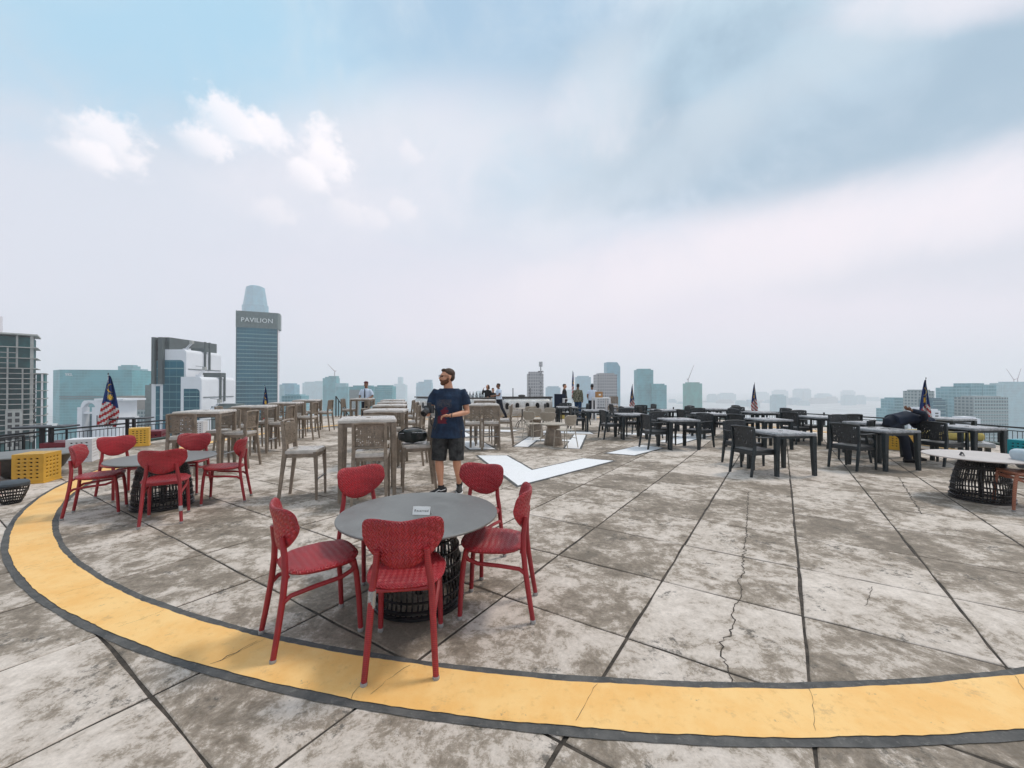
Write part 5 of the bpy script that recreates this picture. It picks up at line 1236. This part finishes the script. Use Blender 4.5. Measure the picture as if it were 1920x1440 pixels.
# 2 wide green glass block with a rooftop sign
D = 560.0; o = Vector((bx(112, D), D, GZ)); t = thing('office_block', o, 0, 'wide green glass office block with a small rooftop sign', 'building')
A = Vector((bx(112, D), D)); B = Vector((bx(247, D + 14), D + 14)); Cc = Vector((bx(99.5, D + 22), D + 22)); Dd = B + Vector((-6, 55))
poly = [tuple(p - A) for p in (A, B, Dd, Cc)]; top = bz(693, D); MB().prism(poly, 0, top - GZ).build('wall', 'glass_green', t, smooth=False)
e = (B - A).normalized(); 
for z in (bz(744, D), bz(748, D)): MB().box((*((B - A) / 2 + Vector((e.y, -e.x)) * .5), z - GZ), ((B - A).length, 1.2, 1.1), M=Matrix.Rotation(math.atan2(e.y, e.x), 3, 'Z')).build('ledge', 'cladding_dark', t, smooth=False)
text_mesh('sign_letters', 'YKL', 5.2, 'sign_white', t, Matrix.Translation((*(e * bx(127, D) - e * bx(112, D) + Vector((e.y, -e.x)) * .6), bz(702.5, D) - GZ)) @ Matrix.Rotation(math.atan2(e.y, e.x), 4, 'Z') @ Matrix.Rotation(rad(90), 4, 'X'), .3)
tower('pale glass block stepping up behind the green office block', 221, 249, 686.5, 640, 'glass_green', 18, extra=((247, 266, 692, 'glass_pale'),))
# 3 white building with an arched opening
D = 270.0; k = D / 770; o = Vector((bx(180, D), D, GZ)); t = thing('arched_building', o, 0, 'white stone building with a tall arch behind the left flag', 'building')
zt = bz(751.5, D) - GZ
xa, xb = bx(137, D) - o.x, bx(212, D) - o.x
MB().box(((bx(180, D) + bx(214, D)) / 2 - o.x + 0, 8, zt / 2), (bx(214, D) - bx(172, D), 14, zt)).build('wall', 'render_white', t, smooth=False)
MB().box((bx(156, D) - o.x, 12, zt / 2 - 4), (32 * k, 6, zt - 8)).build('glazing', 'glass_teal', t, smooth=False)
m = MB(); n = 14; cx = bx(156, D) - o.x; r = 11.5 * k; zc = bz(767, D) - GZ; I = [(cx + r * math.cos(math.pi * i / n), zc + r * math.sin(math.pi * i / n)) for i in range(n + 1)]; O_ = []
for x, z in I: O_.append((cx + (x - cx) * 1.45, min(zt, zc + (z - zc) * 1.5 + .8)))
for i in range(n):
    q4 = [(I[i][0], 4, I[i][1]), (I[i + 1][0], 4, I[i + 1][1]), (O_[i + 1][0], 4, O_[i + 1][1]), (O_[i][0], 4, O_[i][1])]; m.add(q4 + [(x, y + 3, z) for x, y, z in q4], [(0, 1, 2, 3), (7, 6, 5, 4), (0, 4, 5, 1), (2, 6, 7, 3)])
m.build('arch', 'render_white', t, smooth=False)
for px, w0 in ((142, 9), (171, 11)): MB().box((bx(px, D) - o.x, 5, (bz(764, D) - GZ) / 2), (w0 * k, 5, bz(764, D) - GZ)).build('pier', 'render_white', t, smooth=False)
MB().box((cx, 5, bz(775, D) - GZ), (20 * k, 3, 1.2)).build('tie_beam', 'render_white', t, smooth=False)
for px in range(180, 213, 5):
    MB().box((bx(px, D) - o.x, .85, bz(790, D) - GZ), (1.3 * k, .3, 22 * k)).build('window', 'window_dark', t, smooth=False)
MB().box(((bx(178, D) + bx(232, D)) / 2 - o.x, 8, zt + .8), (bx(232, D) - bx(178, D), 17, 1.3)).build('cornice', 'render_white', t, smooth=False)
tower('low beige block with pale bays right of the white arch', 208, 292, 745, 330, 'beige_stone', 20, extra=((212, 288, 768, 'stone_windows'),))
tower('small grey tower left of the stepped white building', 272, 300, 722, 300, 'crown_panel', 14)
# 4 stepped white building with dark frames
D = 180.0; k = D / 770; o = Vector((bx(305, D), D, GZ)); t = thing('stepped_building', o, 0, 'stepped white building with rounded corners and dark steel frames', 'building')
def wbox(name, pxa, pxb, ya, yb, d0, d1, mat, parent=t):
    xa, xb = bx(pxa, d0), bx(pxb, d0); za, zb = bz(ya, d0), bz(yb, d0)
    return MB().box(((xa + xb) / 2 - o.x, (d0 + d1) / 2 - o.y, (za + zb) / 2 - GZ), (xb - xa, d1 - d0, za - zb)).build(name, mat, parent, smooth=False)
def round_block(name, pxa, pxb, ya, d0, d1, r, mat, mat2):
    """block with its top right edge rounded over"""
    xa, xb = bx(pxa, d0) - o.x, bx(pxb, d0) - o.x; zt = bz(ya, d0) - GZ; pr = [(xa, 0), (xb, 0)]
    for i in range(9): q_ = math.pi / 2 * i / 8; pr.append((xb - r + r * math.cos(q_), zt - r + r * math.sin(q_)))
    pr.append((xa, zt)); m = MB(); n = len(pr); m.add([(x, d0 - o.y, z) for x, z in pr] + [(x, d1 - o.y, z) for x, z in pr], [tuple(range(n)), tuple(range(n, 2 * n))[::-1]] + [(i, (i + 1) % n, n + (i + 1) % n, n + i) for i in range(n)])
    return m.build(name, mat, t, smooth=True, ang=30)
def glass_panel(pxa, pxb, ya, yb, d0, r):
    xa, xb = bx(pxa, d0) - o.x, bx(pxb, d0) - o.x; zt, zb = bz(ya, d0) - GZ, max(0, bz(yb, d0) - GZ); pr = [(xa, zb), (xb, zb)]
    for i in range(9): q_ = math.pi / 2 * i / 8; pr.append((xb - r + r * math.cos(q_), zt - r + r * math.sin(q_)))
    pr.append((xa, zt)); m = MB(); n = len(pr); m.add([(x, d0 - .12 - o.y, z) for x, z in pr] + [(x, d0 + .4 - o.y, z) for x, z in pr], [tuple(range(n)), tuple(range(n, 2 * n))[::-1]] + [(i, (i + 1) % n, n + (i + 1) % n, n + i) for i in range(n)])
    return m.build('glazing', 'glass_teal', t, smooth=False)
round_block('upper_block', 284, 349, 655, 180, 201.5, 1.7, 'render_white', None); round_block('lower_block', 339, 378, 706.5, 176, 197, 1.6, 'render_white', None)
g = glass_panel(306, 345, 675, 900, 180, 1.8); g2_ = glass_panel(345, 374.5, 729, 900, 176, 1.6)
for gg, xa, xb, d0, yy in ((g, 306, 345, 180, (690.5,)), (g2_, 345, 374.5, 176, (743.5,))):
    for y in yy: MB().box(((bx(xa, d0) + bx(xb, d0)) / 2 - o.x, d0 - .3 - o.y, bz(y, d0) - GZ), (bx(xb, d0) - bx(xa, d0), .2, .25)).build('transom', 'fin_pale', gg, smooth=False)
wbox('glass_strip', 292, 298.5, 724, 900, 179.6, 180.5, 'glass_teal')  # strip of dark glass between the white columns
for pa_, pb_ in ((283.2, 289), (295.8, 303.8)): wbox('dark_fin', pa_, pb_, 632, 720, 178.6, 181.5, 'cladding_dark')
wbox('dark_recess', 289, 295.8, 637, 676, 179.4, 181, 'window_dark'); wbox('dark_backing', 289, 295.8, 676, 720, 179.7, 179.95, 'glass_teal')
xq = bx(296, 180) - o.x
MB().box((xq + 2.2, 15, (bz(632, 180) + bz(654, 180)) / 2 - GZ), (4.6, 29, bz(632, 180) - bz(654, 180))).build('roof_wall', 'cladding_dark', t, smooth=False)
xs = bx(349, 180) - o.x
for yA, yB, dd in ((bz(650, 188) - GZ, bz(650, 188) - GZ - 2.6, 11.5),): MB().box((xs - 5.6, dd, (yA + yB) / 2), (12.4, 2.6, 1.8)).build('portal_beam', 'cladding_dark', t, smooth=False)
for dd in (10.6, 13.4): MB().box((xs + .35, dd, bz(668, 192) - GZ), (.6, .7, 13)).build('portal_post', 'cladding_dark', t, smooth=False)
xs2 = bx(378, 176) - o.x
MB().box((xs2 - 3.6, 8.2, bz(703, 186) - GZ), (8.4, 2.4, 2.0)).build('portal_beam', 'cladding_dark', t, smooth=False)
for dd in (7.0, 9.6): MB().box((xs2 + .35, dd, bz(726, 186) - GZ), (.6, .7, 13)).build('portal_post', 'cladding_dark', t, smooth=False)
for xx, d0, d1, y in ((xs, 1, 21, 693), (xs2, -3, 16, 744)): MB().box((xx + .12, (d0 + d1) / 2, bz(y, 186) - GZ), (.22, d1 - d0, .3)).build('ledge', 'cladding_dark', t, smooth=False)
# cleaning cradles on its roofs
def cradle(x, y, z, label):
    c = thing('roof_crane', (x, y, z), 0, label, 'roof crane', 'facade cleaning cranes'); MB().box((0, 0, .6), (2.4, 1.6, 1.2)).build('cab', 'render_white', c, smooth=False)
    MB().tube([(-.6, 0, 1.2), (1.6, 0, 3.4)], .16, 5).build('strut', 'render_white', c); MB().tube([(.2, 0, 1.2), (2.4, 0, 3.4)], .16, 5).build('strut', 'render_white', c); MB().box((2.2, 0, 4.0), (1.3, 1.1, 1.3)).build('winch', 'raw_concrete', c, smooth=False); MB().tube([(2.2, 0, 4.7), (-1.8, 0, 5.1)], .1, 5).build('jib', 'cladding_dark', c)
cradle(bx(350, 184), 184, bz(657, 180), 'facade cleaning crane on top of the stepped white building'); cradle(bx(374, 183), 183, bz(707, 176), 'facade cleaning crane on the lower roof of the stepped building'); cradle(bx(402, 172), 172, bz(770, 172), 'facade cleaning crane low beside the stepped building')
tower('low grey plant roof in front of the dark glass tower', 396, 445, 762, 172, 'crown_panel', 8)
# 5 dark teal glass tower with lettering at the crown
da, db = 350.0, 362.6; A, B, e, n_, dp = footprint(442.5, da, 520, db, 15); o = Vector((A.x, A.y, GZ)); t = thing('glass_tower', o, 0, 'dark teal glass tower with lettering on its crown', 'building')
top = bz(582, da); zc = bz(613, da); Lf = (B - A).length; M3 = Matrix.Rotation(math.atan2(e.y, e.x), 3, 'Z')
block('wall', t, 442.5, da, 520, db, dp, zc, 'glass_teal', loc=o)
c4 = [A - n_ * .4 - e * .4, B - n_ * .4 + e * .2, B + e * 1.6 + n_ * 3, B + n_ * dp + e * 1.6, A + n_ * dp - e * .4]
cr = MB().prism([tuple(p - A) for p in c4], zc - GZ, top - GZ).build('crown', 'crown_panel', t, smooth=False)
for i in range(1, 9): MB().box((*(e * Lf * i / 9 - n_ * .45), (zc + top) / 2 - GZ), (.16, .12, top - zc - 1), M=M3).build('panel_joint', 'cladding_dark', cr, smooth=False)
for i in range(1, 4): MB().box((*(e * Lf * .5 - n_ * .44), zc - GZ + (top - zc) * i / 4), (Lf, .1, .14), M=M3).build('panel_joint', 'cladding_dark', cr, smooth=False)
text_mesh('crown_lettering', 'PAVILION', 5.3, 'sign_white', cr, Matrix.Translation((*(e * Lf * .5 - n_ * .95), bz(597.5, da) - GZ - .6)) @ Matrix.Rotation(math.atan2(e.y, e.x), 4, 'Z') @ Matrix.Rotation(rad(90), 4, 'X'), .35, 1.05)
z = bz(624.5, da); i = 0
while z > GZ + 60:
    MB().box((*(e * Lf * .5 - n_ * .16), z - GZ), (Lf, .32, .30), M=M3).build('floor_fin', 'fin_pale', t, smooth=False); z -= 3.42; i += 1
    if i > 26: break
MB().box((*(B - A + n_ * dp * .5 + e * .12), (zc + GZ) / 2 - GZ), (.24, dp - .5, zc - GZ - .4), M=M3).build('side_wall', 'render_pink', t, smooth=False)
for px, pw_ in ((442.6, 1), (519.6, 1)): MB().box((*((A if px < 500 else B) - A - n_ * .1), (zc - GZ) / 2), (.5, .5, zc - GZ), M=M3).build('corner_mullion', 'cladding_dark', t, smooth=False)
# 6 tall faceted tower in the haze
D = 1600.0; o = Vector((bx(478, D), D, GZ)); t = thing('tapered_tower', o, 0, 'tall faceted blue tower in the haze behind the dark tower', 'building')
def octa(hw_, z, cut=.35): return [Vector((x * hw_, y * hw_ , z)) for x, y in ((-1, -cut), (-cut, -1), (cut, -1), (1, -cut), (1, cut), (cut, 1), (-cut, 1), (-1, cut))]
MB().loft([octa(43.5, 0), octa(43, bz(573, D) - GZ), octa(39.7, bz(572, D) - GZ), octa(30.3, bz(539, D) - GZ)]).build('wall', 'glass_blue', t, smooth=False)
MB().loft([octa(30, bz(539, D) - GZ - 1), octa(20, bz(536.5, D) - GZ)]).build('crown', 'glass_blue', t, smooth=False)
# 7 the rest of the skyline
tower('blue glass block right of the dark tower', 524, 552, 721, 900, 'glass_blue', 30, extra=((519, 533, 722, 'glass_pale'),)); tower('low grey frame block at the foot of the dark tower', 528, 565, 742, 420, 'glass_pale', 16)
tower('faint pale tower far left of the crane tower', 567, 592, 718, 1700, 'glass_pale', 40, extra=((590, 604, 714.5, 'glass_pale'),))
tower('stepped green tower under the crane', 605, 630, 709, 800, 'glass_green', 24, extra=((616, 630, 705, 'glass_green'), (629, 648, 718.5, 'glass_pale'), (630, 652.5, 725, 'glass_green')))
crane('tower crane on the stepped green tower', 625.5, 705, 696, 612, 682, 800)
tower('grey block behind the uniformed man', 655, 700, 725, 620, 'glass_green', 26, extra=((655, 674, 731, 'crown_panel'),)); tower('block topped with an open steel grid right of the uniformed man', 702, 735.5, 724.5, 600, 'glass_green', 26, bands=.5, floor_h=4.2)
tower('faint pale block far behind the middle bar tables', 735, 760, 722, 2300, 'glass_pale', 60, extra=((746, 753, 707, 'glass_pale'),)); tower('stepped pale blue tower left of the standing man', 780.5, 809, 718, 1500, 'glass_blue', 40, extra=((795, 808.5, 712, 'glass_blue'), (780, 790, 725.5, 'glass_blue')))
t = tower('slim pale stone tower behind the bar counter', 989, 1019, 701, 450, 'stone_grey', 16, extra=((991.5, 1017, 697, 'stone_grey'),))
tower('faint blue block right of the slim pale tower', 1024, 1051, 726.5, 1500, 'glass_blue', 40); tower('faint blue tower behind the person in camouflage', 1081, 1108, 707, 1350, 'glass_blue', 45, extra=((1100, 1118, 719, 'glass_blue'),))
tower('grey stone tower behind the man in white', 1119, 1157, 702, 480, 'stone_grey', 20, extra=((1124, 1152, 699.5, 'stone_grey'),))
D = 1100.0; o = Vector((bx(1150.5, D), D, GZ)); t = thing('slanted_tower', o, 0, 'pale glass tower with a slanted crown behind the grey stone tower', 'building', CITY); hw_ = (bx(1163, D) - bx(1138, D)) / 2
MB().box((0, hw_, (bz(688, D) - GZ) / 2), (2 * hw_, 2 * hw_, bz(688, D) - GZ)).build('wall', 'glass_blue', t, smooth=False)
zz = bz(688, D) - GZ; z2 = bz(679, D) - GZ; MB().add([(-hw_, 0, zz), (hw_, 0, zz), (hw_, 2 * hw_, zz), (-hw_, 2 * hw_, zz), (-hw_, 0, z2), (hw_ * .55, 0, z2), (hw_ * .55, 2 * hw_, z2), (-hw_, 2 * hw_, z2)], [(0, 1, 5, 4), (1, 2, 6, 5), (2, 3, 7, 6), (3, 0, 4, 7), (4, 5, 6, 7)]).build('crown', 'glass_blue', t, smooth=False)
tower('tall slab tower of the pair right of the small flag', 1195, 1225, 693.5, 700, 'glass_green', 26); tower('lower slab tower of the pair right of the small flag', 1223, 1250, 722, 690, 'glass_green', 24, extra=((1223, 1246, 719.5, 'glass_green'),))
tower('tower wrapped in green netting under construction', 1287.5, 1316.5, 719, 850, 'net_green', 26); crane('tower crane on the netted tower', 1292, 719, 712, 1303, 684, 850)
for a_, b_, y_, d_, w_ in ((1455, 1474, 742, 1500, 'clearest small tower standing alone'), (1493, 1506, 731, 2700, 'left of two faint twin towers'), (1508, 1521, 731, 2700, 'right of two faint twin towers'), (1452, 1478, 733, 3200, 'very faint block behind the lone small tower'), (1418, 1442, 737, 3200, 'very faint block just right of the far flag'), (1583, 1604, 734, 3000, 'rightmost very faint block'),
                           (1350, 1380, 739, 2800, 'faint wide block right of the netted tower'), (1535, 1560, 740, 2600, 'faint low block right of the twin towers'), (1330, 1345, 741, 2600, 'faint narrow block beside the netted tower'), (890, 915, 735, 2800, 'faint block over the glasses of the bar'), (845, 870, 731, 2600, 'faint block behind the head of the man'), (1062, 1078, 733, 2500, 'faint block behind the loudspeaker')):
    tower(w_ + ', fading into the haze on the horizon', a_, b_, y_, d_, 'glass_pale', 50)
tower('grey block left of the bending person', 1676, 1706, 748, 500, 'glass_pale', 18, bands=.6, extra=((1662, 1677, 766, 'glass_pale'),)); tower('grey tower behind the right flag', 1721, 1752, 733, 420, 'stone_windows', 16)
D = 300.0; tower('white rounded building front left of the right flag', 1720, 1736, 766, 300, 'render_white', 8); t = tower('small white block with dark windows right of the right flag', 1748, 1763, 770, 290, 'render_white', 8)
for y in (775, 780, 785, 790): MB().box((bx(1756, 290) - bx(1748, 290), -.05, bz(y, 290) - GZ), (2.2, .2, .9)).build('window', 'window_dark', t, smooth=False)
tower('teal glass block right of the right flag', 1749, 1773, 749, 400, 'glass_teal', 14, bands=.5); tower('plain pale blue block between the teal block and the twin blocks', 1772, 1796, 751, 460, 'glass_pale', 14)
tower('twin pale blocks with an overhanging roof at the right', 1793, 1824, 727, 450, 'glass_pale', 22, extra=((1820, 1845, 718.5, 'glass_pale'), (1843, 1868, 721, 'glass_pale'))); t = tower('window-gridded block at the right', 1826, 1890, 745, 400, 'stone_windows', 18, bands=.5)
tower('low white roof dome building beyond the right railing', 1808, 1838, 785, 260, 'render_white', 10)
tower('blue-grey slab at the right edge under two cranes', 1880, 1990, 718, 700, 'glass_pale', 26); crane('left tower crane at the right edge', 1907, 718, 712, 1893, 691, 700); crane('right tower crane at the right edge', 1914, 718, 711, 1921, 690, 700)
# low hazy line of far blocks along the right horizon
rg = random.Random(21); px = 1256
while px < 1725:
    w_ = rg.uniform(9, 30); d_ = rg.uniform(1900, 2900)
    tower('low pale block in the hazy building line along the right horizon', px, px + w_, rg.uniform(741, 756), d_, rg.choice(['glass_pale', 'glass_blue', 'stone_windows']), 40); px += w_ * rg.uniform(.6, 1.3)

# ------------------------------------------------------------------ air
HZ = MB().box((0, 0, 135.5), (18200, 18200, 533)); 
hz_o = HZ.build('haze', 'paper', smooth=False); hz_o.data.materials.clear()
hm = bpy.data.materials.new('haze_air'); hm.use_nodes = True; hm.node_tree.nodes.clear()
pv = hm.node_tree.nodes.new('ShaderNodeVolumePrincipled'); pv.inputs['Color'].default_value = (.985, .98, 1.0, 1); pv.inputs['Density'].default_value = .00033; pv.inputs['Anisotropy'].default_value = .1
ho = hm.node_tree.nodes.new('ShaderNodeOutputMaterial'); hm.node_tree.links.new(pv.outputs[0], ho.inputs['Volume'])
hz_o.data.materials.append(hm); tag(hz_o, kind='stuff')
